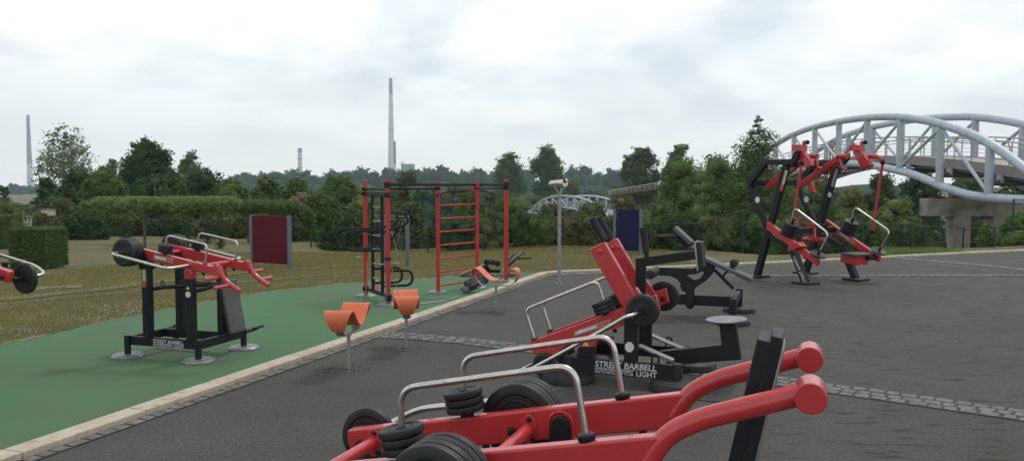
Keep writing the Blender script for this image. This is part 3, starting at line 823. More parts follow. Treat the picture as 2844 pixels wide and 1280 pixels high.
def lever_M(v, sgn, first):
    low = M.poly([C(128, 492), C(1150, 128), C(1180, 300), C(965, 372), C(540, 525), C(380, 640), C(165, 612)], .07)
    m = MB(); m.prism(low, v - .03, v + .03)
    upr = M.poly([Q(768, 433), Q(925, 345), Q(1275, 945), Q(1330, 1040), Q(1150, 1100)], .07)
    lv = m.build('lever', RED, mM, .006)
    m = MB(); m.prism(upr, v - .034, v + .034); m.build('upright', RED, lv, .012)
    # short rear arm with bolt (seen on the far side)
    arm = [(M.p(Q(*q), v=.53).x, M.p(Q(*q), v=.53).z) for q in ((1380, 770), (1465, 890), (1585, 850), (1623, 1000), (1500, 1052), (1330, 1000))]
    m = MB(); m.prism(arm, v - .03, v + .03); m.build('rear_arm', RED, lv, .005)
    bc = M.p(Q(1548, 965), v=.5)
    m = MB(); m.lathe((bc.x, v - .03, bc.z), (0, -1, 0), [(.026, 0), (.026, .012), (.014, .02)], 6); m.build('bolt', BLK, lv)
    bq = M.p(Q(875, 455), v=.04)
    m = MB(); m.lathe((bq.x, v - .034, bq.z), (0, -1, 0), [(.026, 0), (.026, .008), (.022, .010)], 6); m.build('nut', RED, lv)
    ga, gb = M.p(Q(800, 115), v=.07), M.p(Q(925, 330), v=.07)
    if not first:
        ga, gb = M.p(Q(872, 100), v=.53), M.p(Q(993, 315), v=.53)
    m = MB(); m.tube([(ga.x, v, ga.z), (gb.x, v, gb.z)], .030, 18); m.lathe((ga.x, v, ga.z), ga - gb, [(.030, 0), (.037, .001), (.037, .008), (.03, .010)], 20); m.lathe((gb.x, v, gb.z), gb - ga, [(.030, 0), (.035, .001), (.035, .008)], 20); m.build('grip', RUB, lv)
    if not first:
        hc = M.p(Q(1070, 415), v=.50)
        m = MB(); m.tube([(gb.x, v, gb.z), (hc.x, v - .035, hc.z), (hc.x + .01, v - .0, hc.z - .01)], .017, 12, .03); m.build('grip_stub', RED, lv)
    # plates on the lever and guard bar
    sp = M.p(C(940, 190), v=.07); t0 = Vector((low[0][0], 0, low[0][1])); t1 = Vector((low[1][0], 0, low[1][1])); dd = (t1 - t0).normalized(); ax = Vector((-dd.z, 0, dd.x))
    f = (sp.x - t0.x) / (t1.x - t0.x); b = t0 + (t1 - t0) * f; b = Vector((b.x, v, b.z))
    MB().lathe(b, ax, [(.03, -.01), (.03, .03)], 18).build('collar', BLK, lv)
    stack(lv, b + ax * .015, ax, .092, .036, 3)
    g = [M.p(C(172, 460), v=.07), M.p(C(70, 150), v=.07), M.p(Q(850, 770), v=.07), M.p(Q(912, 975), v=.07)]
    m = MB(); m.tube([(p.x, v, p.z) for p in g], .0125, 14, .07); m.build('guard_bar', STL, lv)
    MB().lathe((g[0].x, v, g[0].z - .016), ax, [(.032, 0), (.032, .016), (.02, .02)], 18).build('collar', BLK, lv)
    # outer plates
    cc = Vector((pc.x, v + sgn * .045, pc.z))
    if not first:
        q = M.p(W(862, 530), v=.62); cc = Vector((q.x, v + sgn * .045, q.z))
    stack(lv, cc, (0, sgn, 0), .139, .045, 2)
    sm_ = M.p(C(262, 757), v=-.03)
    stack(lv, (sm_.x, v + sgn * .04, sm_.z), (0, sgn, 0), .112, .04, 1)
    MB().lathe(cc, (0, sgn, 0), [(.024, 0), (.024, .135)], 20).build('plate_axle', BLK, lv)
    e = M.p(C(1215, 215), v=-.16); 
    if first:
        f1 = M.p(C(1165, 222), v=-.20); f2 = M.p(C(860, 400), v=-.20); f3 = M.p(C(620, 530), v=-.20); f4 = M.p(C(120, 800), v=-.20)
        base = [(cc.x, v - .10, cc.z), (e.x, -.16, e.z), (f1.x, -.21, f1.z), (f2.x, -.20, f2.z), (f3.x, -.20, f3.z), (f4.x, -.20, f4.z), (f4.x - .1, -.16, f4.z - .02), (f4.x - .04, v - .02, f4.z)]
        lever_M.base = base; lever_M.cc = cc.copy(); lever_M.v = v
    base = [(p[0] + cc.x - lever_M.cc.x, v + sgn * (lever_M.v - p[1]), p[2] + cc.z - lever_M.cc.z) for p in lever_M.base]
    m = MB(); m.tube(base, .0175, 14, .05); m.build('guard_bar', STL, lv)
    m = MB(); bolt(m, M.p(C(1030, 370), v=.07).xz and (M.p(C(1030, 370), v=.07).x, v, M.p(C(1030, 360), v=.07).z), (.3, 0, -1), .02, .03); m.build('rubber_stop', RUB, lv)
    return lv


k1 = lever_M(.07, -1, True); k2 = lever_M(.53, 1, False)
arrow_sticker(k1, M.p(C(598, 412), v=.038), M.p(C(985, 280), v=.038), (.012, 0, .050), .0016)
# chest support yoke
yk = .30
po = M.poly([W(705, 320), W(1062, 270), W(1062, 322), W(760, 362), W(760, 540), W(705, 540)], yk)
m = MB(); m.prism(po, yk - .03, yk + .03); m.build('support_frame', BLK, mM, .005)
po = M.poly([W(1045, 225), W(1078, 228), W(1088, 372), W(1060, 388)], yk)
m = MB(); m.prism(po, yk - .05, yk + .16); m.build('chest_pad', RUB, mM, .010)
po = M.poly([W(1036, 226), W(1046, 226), W(1062, 388), W(1052, 386)], yk)
m = MB(); m.prism(po, yk - .05, yk + .16); m.build('chest_pad_board', GRY, mM, .003)
a, b, c = M.p(W(743, 152), v=yk), M.p(W(762, 283), v=yk), M.p(W(766, 312), v=yk)
m = MB(); m.tube([a, b], .031, 18); m.lathe(a, a - b, [(.031, 0), (.038, .001), (.038, .008)], 20); m.lathe(b, b - a, [(.031, 0), (.037, .001), (.037, .007)], 20); m.build('grip', RUB, mM)
m = MB(); m.tube([b, c], .019, 12); m.build('grip_stub', BLK, mM)
fa = M.p(C(820, 790), v=-.028); fe = M.p(C(1478, 800), v=-.028)
lettering(mM, (fa.x, -.0275, .088), (1, 0, 0), (0, 0, 1), fe.x - fa.x, .108)
plaque(mM, M.p(C(1190, 553), v=-.009), (0, -1, 0), (0, 0, 1), .082, .092, WHT, 8)

for q, sz, rz_, lb in (((1975, 1106), .20, -.3, 'square dark rubber mat on the asphalt between the two red machines'), ((2135, 780), .22, .2, 'small dark mat by the far pad of the black bench'), ((1668, 1010), .10, .5, 'small dark mat under the seated machine')):
    g = G(*q); m = MB(); m.box((g[0], g[1], .004), (sz * 1.3, sz, .006), rz_); tag(m.build('rubber_mat', RUB), lb, 'mat')
# ================================================= black bench behind it
Z8 = Z(1780, 600, 4.1395)
BB = Fr((2.71, 9.8), -20)
mB = empty('weight_bench', 'black bench with foam rollers and long sloping board, on asphalt behind the round seated machine', 'bench', (BB.o[0], BB.o[1], 0), BB.yaw, 'black weight benches')
mid = .52


def make_bench(root, fr, mid, tr):
    """tr maps traced points to the bench plane"""
    P = lambda *q: [fr.p(Z8(*a), v=mid) for a in q]
    PP = lambda *q: [(a.x, a.z) for a in P(*q)]
    for y in (0, 1.04):
        disc_pad(root, 0, y, .215, .075, RUB, True)
        MB().beam((0, y, .04), (0, y, .315), .085, .085).build('foot_post', BLK, root, .005)
    MB().beam((0, .04, .245), (0, 1.0, .245), .055, .10, (1, 0, 0)).build('cross_beam', BLK, root, .005)
    e = P((395, 890), (395, 1008))
    MB().beam((e[0].x - .55, mid, (e[0].z + e[1].z) / 2), (-.02, mid, (e[0].z + e[1].z) / 2 - .004), .06, e[0].z - e[1].z).build('base_beam', BLK, root, .005)
    lx = e[0].x - .50
    disc_pad(root, lx, mid, .20, .055, RUB, True)
    MB().lathe((lx, mid, .04), (0, 0, 1), [(.05, 0), (.05, .28)], 20).build('foot_post', BLK, root)
    c = P((570, 800), (570, 1030))
    MB().lathe((c[1].x, mid - .06, c[1].z - .03), (0, 0, 1), [(.02, 0), (.045, .015), (.058, .045), (.058, c[0].z - c[1].z + .05)], 24).build('rubber_buffer', RUB, root)
    pl = PP((215, 588), (600, 602), (690, 560), (735, 470), (862, 560), (842, 640), (760, 735), (650, 805), (600, 850), (540, 880), (480, 860), (458, 820), (455, 770), (420, 722), (350, 688), (215, 680))
    hole = PP((535, 672), (560, 700), (620, 732), (680, 712), (725, 660), (722, 632), (690, 640), (640, 665), (590, 668))
    # keyhole polygon
    ph = pl[:2] + [hole[8]] + hole[:8] + [hole[8]] + pl[1:2] + pl[2:]
    m = MB(); m.prism(pl[:2] + hole[8:9] + hole[0:4] + pl[7:], mid - .03, mid + .0); m.prism(pl[1:8] + hole[3:9], mid - .03, mid + .0); m.build('curved_plate', BLK, root, 0)
    for q in ((135, 655), (600, 385)):
        c = P(q)[0]; r = .062 if q[0] == 135 else .055
        m = MB(); m.lathe((c.x, mid - .20, c.z), (0, 1, 0), [(.02, -.012), (r * .8, -.008), (r, .01), (r, .13), (r * .95, .14), (r * .95, .36), (r, .37), (r, .50), (r * .8, .51)], 28); m.build('foam_roller', RUB, root)
    t0, t1 = P((718, 450), (1290, 705))
    d = (t1 - t0).normalized(); n_ = Vector((-d.z, 0, d.x))
    m = MB(); m.prism([(p.x, p.z) for p in (t0, t1, t1 - n_ * .05, t0 - n_ * .05)], mid - .15, mid + .15); m.build('long_board', PADM, root, .012)
    t0, t1 = P((372, 150), (570, 330))
    d = (t1 - t0).normalized(); n_ = Vector((-d.z, 0, d.x)) * (1 if d.x > 0 else -1)
    m = MB(); m.prism([(p.x, p.z) for p in (t0, t1, t1 + n_ * .055, t0 + n_ * .055)], mid - .13, mid + .13); m.build('head_pad', PADM, root, .012)
    for q0, q1, t_ in (((400, 200), (620, 470), .05), ((845, 615), (1065, 835), .04), ((930, 700), (1000, 630), .03)):
        a, b = P(q0, q1); MB().beam(a, b, t_, t_).build('strut', BLK, root, .004)
    a, b = P((1170, 715), (985, 905)); MB().beam(a, b, .01, .018).build('lock_bar', GALV, root)
    a, b = P((200, 232), (445, 232))
    for dv in (-.10, .12):
        m = MB(); m.tube([(a.x, mid + dv, a.z), (b.x, mid + dv, b.z)], .020, 14); m.lathe((a.x, mid + dv, a.z), (-1, 0, 0), [(.02, 0), (.025, .001), (.025, .006)], 14); m.build('grip', RUB, root)
    c = P((1065, 560))[0]
    m = MB(); m.lathe((c.x, mid - .02, c.z + .02), (0, 1, 0), [(.02, -.012), (.045, 0), (.05, .01), (.05, .30), (.045, .31)], 24); m.build('foam_roller', RUB, root)


make_bench(mB, BB, mid, None)
H_ = Z(1260, 690, 8.278)
b2 = Vector(D(1372, 772, 15.1)); b2.z = 0
mB2 = empty('low_weight_bench', 'small low black bench with a raised head pad behind the salmon curved perch', 'bench', b2, 0, 'black weight benches')
hb_ = lambda X, Y, Yd=15.1: Vector(D(*H_(X, Y), Yd)) - b2


def slab(name, q0, q1, w, t, mat, Y0=15.1):
    m = MB(); m.beam(hb_(*q0, Y0), hb_(*q1, Y0), w, t, (0, 1, 0)); return m.build(name, mat, mB2, .01)


slab('long_board', (150, 612), (830, 330), .34, .035, PADM)
slab('head_pad', (1300, 310), (1560, 110), .30, .04, PADM)
slab('head_pad', (1230, 300), (1400, 95), .16, .04, PADM, 15.3)
for X, Y in ((760, 290), (900, 300)):
    c = hb_(X, Y); m = MB(); m.lathe(c - Vector((0, .18, 0)), (0, 1, 0), [(.02, -.01), (.05, 0), (.055, .02), (.055, .14), (.05, .15), (.05, .22), (.055, .23), (.055, .36), (.02, .37)], 20); m.build('foam_roller', RUB, mB2)
c = hb_(1010, 345, 14.9); m = MB(); m.lathe(c, (0, 1, 0), [(.02, -.01), (.055, 0), (.06, .02), (.06, .2), (.02, .21)], 20); m.build('foam_roller', RUB, mB2)
slab('base_beam', (730, 700), (1330, 640), .06, .05, BLK); slab('base_beam', (620, 520), (1150, 520), .05, .06, BLK)
slab('strut', (960, 680), (1480, 190), .05, .045, BLK, 15.05); slab('strut', (700, 400), (820, 540), .05, .10, BLK); slab('strut', (980, 700), (1160, 470), .05, .05, GALV, 14.95)
m = MB(); m.tube([hb_(1440, 235), hb_(1780, 218)], .016, 10); m.build('grip', RUB, mB2)
m = MB(); m.tube([hb_(1520, 130, 15.3), hb_(1620, 105, 15.3)], .016, 10); m.build('grip', RUB, mB2)
for X in (760, 1290):
    c = hb_(X, 690); disc_pad(mB2, c.x, c.y, .13, .03, RUB, True); m = MB(); m.beam((c.x, c.y, .02), (c.x, c.y, c.z + .02), .05, .05); m.build('foot_post', BLK, mB2)

# ================================================= tall pull-down machine
SS = Z(2050, 380, 4.829); T = Z(2050, 560, 4.829)
R = Fr((4.58, 14.85), -64)
mR = empty('pulldown_strength_machine', 'tall black and red pull-down machine with bent black side frames before the bridge', 'fitness machine', (R.o[0], R.o[1], 0), R.yaw, 'plate loaded strength machines')
VR = R.loc(G(*T(1030, 985)))[1]
VR = 1.22


def side_R(v, x0, sgn, right):
    """one side frame; traced on the near-left frame, x0 shifts the trace"""
    S0 = (lambda X, Y: SS(X, Y)); T0 = (lambda X, Y: T(X, Y))
    P = lambda *q: [Vector((a.x, v, a.z)) for a in (R.p(k, v=0) for k in q)]
    a, b, b2 = P(T0(255, 1000), T0(455, 330), S0(650, 385))
    m = MB(); m.beam(a, b2, .09, .125); m.build('side_post', BLK, mR, .008)
    pth = P(T0(385, 330), S0(150, 640), S0(375, 345), S0(700, 340))
    m = MB()
    for p_, q_ in zip(pth, pth[1:]): m.beam(p_, q_, .09, .10)
    m.build('bent_beam', BLK, mR, .006)
    hk = [(k.x, k.z) for k in P(S0(680, 320), S0(735, 290), S0(755, 225), S0(785, 195), S0(815, 215), S0(810, 290), S0(760, 360), S0(690, 385))]
    m = MB(); m.prism(hk, v - .035, v + .035); m.build('hook_bracket', BLK, mR, .004)
    a, b, c, f = P(T0(400, 430), T0(735, 640), T0(735, 640), T0(905, 1085))
    m = MB(); m.beam(a, b, .09, .10); m.build('side_beam', BLK, mR, .006)
    d = (f - c).normalized()
    m = MB(); m.beam(c, f, .11, .11); lg = m.build('front_leg', BLK, mR, .008)
    for k in (P(T0(255, 1000))[0], f):
        m = MB(); m.box((k.x, v, .022), (.34, .34, .04)); m.build('base_plate', RUB, mR, .012)
    # lever
    l0, l1, l2, l3 = P(T0(470, 258), T0(1160, 775), T0(1140, 855), T0(465, 365))
    m = MB(); m.prism([(k.x, k.z) for k in (l0, l1, l2, l3)], v + sgn * .12 - .035, v + sgn * .12 + .035); lv = m.build('lever', RED, mR, .008)
    dd = (l1 - l0).normalized(); ax = Vector((-dd.z, 0, dd.x)); ax = ax if ax.z > 0 else -ax; vo = Vector((0, sgn * .12, 0))
    s = l0 + dd * ((P(T0(735, 430))[0] - l0).dot(dd)) + vo
    stack(lv, s + ax * .01, ax, .135, .040, 6)
    p2 = l0 + dd * ((P(T0(1120, 760))[0] - l0).dot(dd)) + vo
    stack(lv, p2 + ax * .05, ax, .135, .028, 1)
    g0 = s + ax * .2; g = [g0, g0 + ax * .30, p2 + ax * .47 - dd * .02, p2 + ax * .05]
    gg = P(T0(825, 80), T0(1290, 430)); g = [g0, gg[0] + vo, gg[1] + vo, p2 + ax * .04]
    m = MB(); m.tube(g, .0165, 14, .10); m.build('guard_bar', STL, lv)
    m = MB(); m.tube([p2 + ax * .02, p2 + ax * .16], .022, 14); m.tube([s, s + ax * .33], .022, 14); m.build('sleeve', BLK, lv)
    m = MB(); q0 = l0 + dd * .28 + vo; 
    for t in (.30, 1.05): m = MB(); bolt(m, l0 + vo + dd * t - ax * .10, -ax, .03, .04); m.build('rubber_stop', RUB, lv)
    return lg, lv, l0, dd, ax


lg1, lv1, l0, ddR, axR = side_R(0, 0, -1, False)
lg2, lv2, *_ = side_R(VR, 0, 1, True)
Pv = lambda v, *q: [R.p(k, v=v) for k in q]
# hanging rods
for v, q0, q1, lv in ((-.10, T(715, 450), SS(850, 350), lv1), (VR + .22, T(1800, 400), SS(1940, 345), lv2)):
    a, b = Pv(v, q0, q1)
    m = MB(); m.tube([a, b], .019, 12, 0, .024); m.build('pull_rod', RED, mR)
    m = MB(); m.ball(a, .042, 14); m.ball(b, .045, 14); m.build('ball_joint', BLK, mR)
# cross beams
m = MB()
for w, u in ((R.p(SS(560, 620), v=.4).z, R.p(SS(180, 640), v=0).x + .02),):
    m.beam((u, 0, w), (u, VR, w), .12, .10, (1, 0, 0))
a, b = Pv(.25, T(840, 370)), Pv(VR - .1, T(1220, 380))
um = a[0].x; m.beam((um - .15, 0, R.p(T(1020, 390), v=VR / 2).z), (um - .15, VR, R.p(T(1020, 390), v=VR / 2).z), .13, .10, (1, 0, 0))
a = R.p(SS(690, 350), v=0); m.beam((a.x - .1, 0, a.z - .03), (a.x - .1, VR, a.z - .03), .08, .08, (1, 0, 0))
m.build('cross_beam', BLK, mR, .006)
m = MB()
for i in range(6):
    v = .1 + i * (VR - .2) / 5; w = R.p(SS(560, 600), v=.4).z + .04; u = R.p(SS(180, 640), v=0).x + .02
    m.beam((u - .05, v - .09, w + .02), (u + .05, v + .09, w + .02), .03, .01)
m.build('zigzag_plate', GALV, mR)


def head(v, qs, tube, lug):
    pass


# two swinging red arms with their tube handles
for va, (q0, q1), (t0, t1), (h0, h1), dp in ((.30, (SS(400, 668), SS(880, 300)), (SS(880, 262), SS(1060, 262)), (SS(1045, 290), SS(1070, 420)), .12),
                                       (.75, (SS(850, 640), SS(1340, 300)), (SS(1335, 262), SS(1465, 262)), (SS(1358, 290), SS(1395, 430)), .10)):
    a, b = Pv(va, q0, q1)
    m = MB(); m.beam(a, b, .09, dp); arm = m.build('swing_arm', RED, mR, .006)
    a, b = Pv(va, t0, t1)
    m = MB(); m.tube([a, b], .045, 18); m.build('arm_tube', RED, arm)
    a, b = Pv(va, h0, h1)
    m = MB(); m.tube([a, b, b + Vector((.03, .05, -.01))], .026, 12, .04); m.build('arm_handle', RED, arm)
a = Pv(.75, SS(990, 620), SS(930, 640), SS(1000, 740), SS(1030, 740), SS(1000, 610))
m = MB(); m.prism([(k.x, k.z) for k in a[1:]], .71, .79); m.build('arm_lug', RED, mR, .004)
a, b = Pv(.80, SS(1035, 710), SS(1555, 90)); MB().tube([a, b], .014, 10).build('pull_rod', RED, mR)
# red rocker heads
def rocker(v, dx, flip):
    q = lambda *k: [(a.x, a.z) for a in (R.p(SS(x + dx, y), v=v) for x, y in k)]
    m = MB(); m.prism(q((778, 108), (902, 108), (902, 195), (778, 195)), v - .11, v + .05); o = m.build('rocker_head', RED, mR, .006)
    m = MB(); m.prism(q((810, 190), (895, 190), (940, 250), (1000, 330), (1015, 385), (930, 420), (880, 380), (850, 300), (805, 240)), v - .06, v + .02); m.build('rocker_plate', RED, o, .004)
    m = MB(); m.tube([R.p(SS(885 + dx, 108), v=v), R.p(SS(878 + dx, 72), v=v), R.p(SS(930 + dx, 75), v=v)], .030, 12, .02); m.build('rocker_lug', RED, o)
    m = MB(); m.ball(R.p(SS(930 + dx, 75), v=v), .040, 14); m.build('ball_joint', BLK, o)
    return o


rocker(.10, 0, False)
rocker(VR - .10, 775, True)
m = MB(); a = [R.p(SS(*q), v=VR) for q in ((1690, 300), (1740, 262), (1890, 268), (1935, 320))]
m.tube(a, .040, 12, .05); m.build('rocker_arm', RED, mR)
a = [(k.x, k.z) for k in (R.p(SS(*q), v=VR - .05) for q in ((1600, 270), (1700, 260), (1800, 370), (1780, 415), (1690, 420)))]
m = MB(); m.prism(a, VR - .12, VR + .0); m.build('rocker_plate', RED, mR, .006)
# seat on the right frame leg, foot roller, adjuster
a = [(k.x, k.z) for k in (R.p(T(*q), v=VR - .1) for q in ((1485, 712), (1715, 722), (1700, 848), (1490, 800)))]
m = MB(); m.prism(a, VR - .32, VR - .02); m.build('seat_box', RED, mR, .008)
c = R.p(T(1640, 712), v=VR - .1)
m = MB(); m.box((c.x, VR - .18, c.z + .015), (.34, .46, .045)); m.build('seat', PADM, mR, .018)
m = MB(); m.box((c.x + .1, VR + .0, c.z - .035), (.20, .22, .10)); m.build('seat_cushion_base', RUB, mR, .03)
a, b = Pv(.62, T(880, 505), T(1165, 515))
m = MB(); m.tube([a, b], .045, 18); rr = m.build('leg_roller', RED, mR)
m = MB(); a = [R.p(T(*q), v=.66) for q in ((930, 310), (975, 500), (1010, 300), (1025, 490), (920, 300), (1020, 300))]
m.beam(a[0], a[1], .05, .05); m.beam(a[2], a[3], .05, .05); m.beam(a[4], a[5], .06, .05); m.build('roller_bracket', RED, mR, .004)
m = MB(); a, b = Pv(.70, T(1020, 315), T(1200, 325)); m.tube([a, b], .03, 12); m.build('roller_axle', BLK, mR)
# red bracket under the left lever
a = [(k.x, k.z) for k in (R.p(T(*q), v=-.18) for q in ((735, 540), (820, 545), (870, 600), (760, 655), (695, 640)))]
m = MB(); m.prism(a, -.24, -.08); m.build('lever_bracket', RED, mR, .006)
a, b = Pv(-.05, T(770, 690), T(945, 1080)); d = (b - a).normalized()
fu = Vector((1, 0, 0)); nrm = Vector((0, -1, 0))
text_part('lettering', 'STREET BARBELL', .085, lg1, Vector((b.x, -.0565, b.z)) - d * .02 + Vector((-.03, 0, -.02)), -d, Vector((-d.z, 0, d.x)) * (-1), LET, .0008, (b - a).length * .93, .1)
for v in (0, VR):
    a = R.p(SS(285, 845), v=0); n_ = (0, -1, 0)
    k = Vector((a.x + .0, v - .047, a.z)); plaque(mR, k, n_, (0, 0, 1), .12, .12, WHT, 14)
a = R.p(SS(625, 545), v=-.046); b = R.p(SS(585, 680), v=-.046); dn = (R.p(SS(650, 385), v=0) - R.p(T(255, 1000), v=0)).normalized()
plaque(mR, (a.x, -.0455, a.z), (0, -1, 0), dn, .06, .26, YGR); plaque(mR, (b.x, -.0455, b.z), (0, -1, 0), dn, .062, .12, SRED, t=.003)
plaque(mR, (a.x, VR - .0455, a.z), (0, -1, 0), dn, .06, .34, GRY)
k = a - dn * .33; plaque(mR, (k.x, VR - .0455, k.z), (0, -1, 0), (0, 0, 1), .09, .10, WHT, 14)
q = R.p(T(695, 655), v=-.05); plaque(mR, (q.x, -.052, q.z), (0, -1, 0), (0, 0, 1), .06, .06, YEL, 3, pi / 2 - pi / 3)
vs_ = VR + .12 - .036
arrow_sticker(lv2, l0 + ddR * .38 + Vector((0, 0, 0)) - axR * .055 + Vector((0, VR + .12 - .036, 0)), l0 + ddR * .78 - axR * .055 + Vector((0, VR + .12 - .036, 0)), axR * .06, .002)

# ================================================= climbing and pull-up rack
K = Z(920, 490, 5.05); K2 = Z(920, 680, 5.05); K3 = Z(900, 490, 5.519); K4 = Z(980, 680, 6.44)
rp = [G(1016.5, 822)[:2], G(1079, 846)[:2], G(1217, 812)[:2], ((1325.5 - CX) / FPX * 13.35, 13.35), ((1406 - CX) / FPX * 14.25, 14.25)]
rk_ = empty('pull_up_rack', 'red and black pull-up rack with five red posts and wall bars', 'climbing rack', (rp[2][0], rp[2][1], 0), 0)
O_ = Vector((rp[2][0], rp[2][1], 0))
w2 = lambda p: Vector(p) - O_
for i, (x, y) in enumerate(rp):
    zt_ = D(0, 502 if i in (0, 2, 3) else 499, y)[2]; rr = (.032, .032, .031, .029, .040)[i]
    c = w2((x, y, 0)); m = MB(); m.lathe(c, (0, 0, 1), [(rr, .02), (rr, zt_ - .004), (rr * .9, zt_), (.002, zt_ + .001)], 22); m.build('post', REDP, rk_)
    disc_pad(rk_, c.x, c.y, .16, .022)
P3 = lambda i, z: w2((rp[i][0], rp[i][1], z))


def clampring(i, z, h=.05):
    c = P3(i, z); m = MB(); m.lathe(c, (0, 0, 1), [(.046, -h / 2), (.046, h / 2), (.03, h / 2)], 20); m.box((c.x, c.y, c.z), (.085, .10, h * .92)); return m.build('clamp', BLK, rk_, .003)


for i, z, h in ((0, 1.645, .045), (0, 1.575, .055), (1, 1.705, .075), (1, 1.565, .07), (2, 1.655, .035), (3, 1.655, .035), (4, 1.71, .09), (4, 1.65, .05), (1, .10, .09), (0, .12, .07), (0, .72, .04), (1, .66, .04)): clampring(i, z, h)
m = MB(); m.beam(P3(1, 1.71), P3(4, 1.71), .045, .042, (0, 0, 1)); m.build('top_beam', BLK, rk_, .004)
for a, b in ((0, 2), (3, 4), (0, 1)):
    m = MB(); m.tube([P3(a, 1.65), P3(b, 1.65)], .017, 12); m.build('top_bar', BLK, rk_)
MB().beam(P3(0, 1.575), P3(1, 1.575), .055, .035, (0, 0, 1)).build('top_plate', BLK, rk_, .003)
a, b = P3(1, 1.71), P3(4, 1.71); tt = lambda t, dz=0, off=0: a + (b - a) * t + Vector((0, off, dz))
m = MB(); m.tube([tt(.36, -.165), tt(.46, -.100), tt(.78, -.100), tt(.86, -.165)], .0145, 10, .06); m.tube([tt(.50, -.100), tt(.52, -.02)], .010, 8); m.tube([tt(.72, -.100), tt(.745, -.02)], .010, 8); m.build('chin_bar', BLK, rk_)
# wall bars
for y in (534.5, 571, 608, 644.5, 681.7, 718.6, 755.6, 793.5):
    z = D(0, y, rp[2][1])[2]
    MB().tube([P3(2, z), P3(3, z + .01)], .0135, 12).build('rung', REDP, rk_)
# small black ladder
yl = {1035: 12.0, 1061.5: 11.65}
for x, Y in yl.items():
    tp, bt = D(x - .5, 539, Y), D(x + 1, 808 if x < 1050 else 817, Y)
    MB().beam(w2(tp), w2(bt), .045, .045, (1, 0, 0)).build('ladder_post', BLK, rk_, .004)
for y in (574.5, 614, 653, 691, 731, 771):
    a = D(1035, y, 12.0); b = D(1061.5, y + (y - 515) * .02, 11.65)
    MB().tube([w2(a), w2(b)], .012, 10).build('rung', GALV, rk_)
m = MB(); m.beam(P3(0, .12), P3(1, .12), .05, .03, (0, 0, 1)); m.build('low_beam', BLK, rk_, .003)


def loop(Y, pts, r=.019, f=.12, nm='dip_bar'):
    m = MB(); m.tube([w2(D(x, y, Y)) for x, y in pts], r, 14, f); return m.build(nm, BLK, rk_)


loop(12.0, [K3(730, 803), K3(195, 805), K3(200, 1112), K3(730, 1103)])
loop(11.65, [K3(860, 838), K3(325, 838), K3(330, 1135), K3(860, 1135)])
loop(12.0, [K4(370, 430), K4(880, 400), K4(880, 668), K4(370, 680)])
loop(11.65, [K4(550, 472), K4(1066, 452), K4(1066, 718), K4(550, 738)])
loop(11.9, [K3(860, 800), K3(1060, 745), K3(1140, 680), K3(1105, 565)], .016, .06, 'grip_bar')
loop(11.4, [K3(900, 855), K3(1210, 760), K3(1300, 690), K3(1248, 590)], .018, .07, 'grip_bar')
m = MB(); m.beam(w2(D(*K3(1030, 800), 11.5)), w2(D(*K3(1195, 735), 11.5)), .10, .035, (0, 1, 0)); m.build('arm_pad', RUB, rk_, .008)
m = MB(); m.beam(w2(D(*K3(910, 770), 11.8)), w2(D(*K3(1050, 745), 11.8)), .10, .03, (0, 1, 0)); m.build('arm_pad', RUB, rk_, .008)
m = MB(); m.beam(w2(D(*K3(1025, 980), 11.6)), w2(D(*K3(1145, 810), 11.6)), .03, .03); m.build('strut', BLK, rk_); m = MB(); m.beam(w2(D(*K3(780, 1060), 11.8)), w2(D(*K3(860, 930), 11.8)), .03, .03); m.beam(w2(D(*K3(800, 940), 11.8)), w2(D(*K3(870, 1090), 11.8)), .02, .02); m.build('strut', BLK, rk_)
m = MB(); m.beam(w2(D(*K3(830, 690), 11.8)), w2(D(*K3(830, 830), 11.8)), .22, .04); m.build('back_pad', RUB, rk_, .01)
for i, (q0, q1) in ((0, (K4(62, 232), K4(180, 228))), (0, (K4(300, 222), K4(400, 218))), (1, (K4(480, 352), K4(575, 345))), (1, (K4(720, 332), K4(832, 332)))):
    Y = rp[i][1]
    MB().tube([w2(D(*q0, Y)), w2(D(*q1, Y))], .014, 12).build('peg', GALV, rk_)
# hanging chains
rc = random.Random(5)


def chain(pts, Ys, nm='chain'):
    m = MB(); P = [w2(D(x, y, Y)) for (x, y), Y in zip(pts, Ys)]
    k = 0
    for p, q in zip(P, P[1:]):
        n = max(1, int((q - p).length / .026))
        for i in range(n):
            c = p + (q - p) * (i + .5) / n; d = (q - p).normalized(); sd = d.orthogonal() if k % 2 else d.cross(d.orthogonal()); sd.normalize()
            m.tube([c - d * .014 + sd * .007, c + d * .014 + sd * .007, c + d * .014 - sd * .007, c - d * .014 - sd * .007, c - d * .014 + sd * .007], .0028, 5); k += 1
    return m.build(nm, GALV, rk_)


chain([K4(250, 300), K4(262, 560), K4(232, 780), K4(228, 950)], [12.2, 12.15, 12.1, 12.1])
chain([K4(578, 380), K4(572, 560), K4(592, 820), K4(598, 1060)], [11.35, 11.35, 11.3, 11.3])
chain([K4(700, 400), K4(705, 470), K4(735, 600), K4(790, 770)], [11.4, 11.4, 11.45, 11.5])
chain([K4(285, 600), K4(310, 660)], [12.1, 12.1])
rope = MB()
for pts in ([(1152, 828), (1200, 829), (1270, 826)], [(1165, 843), (1215, 838), (1255, 830), (1275, 824)]):
    rope.tube([Vector(G(x, y, .012)) for x, y in pts], .007, 6)
tag(rope.build('chain', GALV), 'thin chain laid out along the green court beside the pale kerb', 'chain')
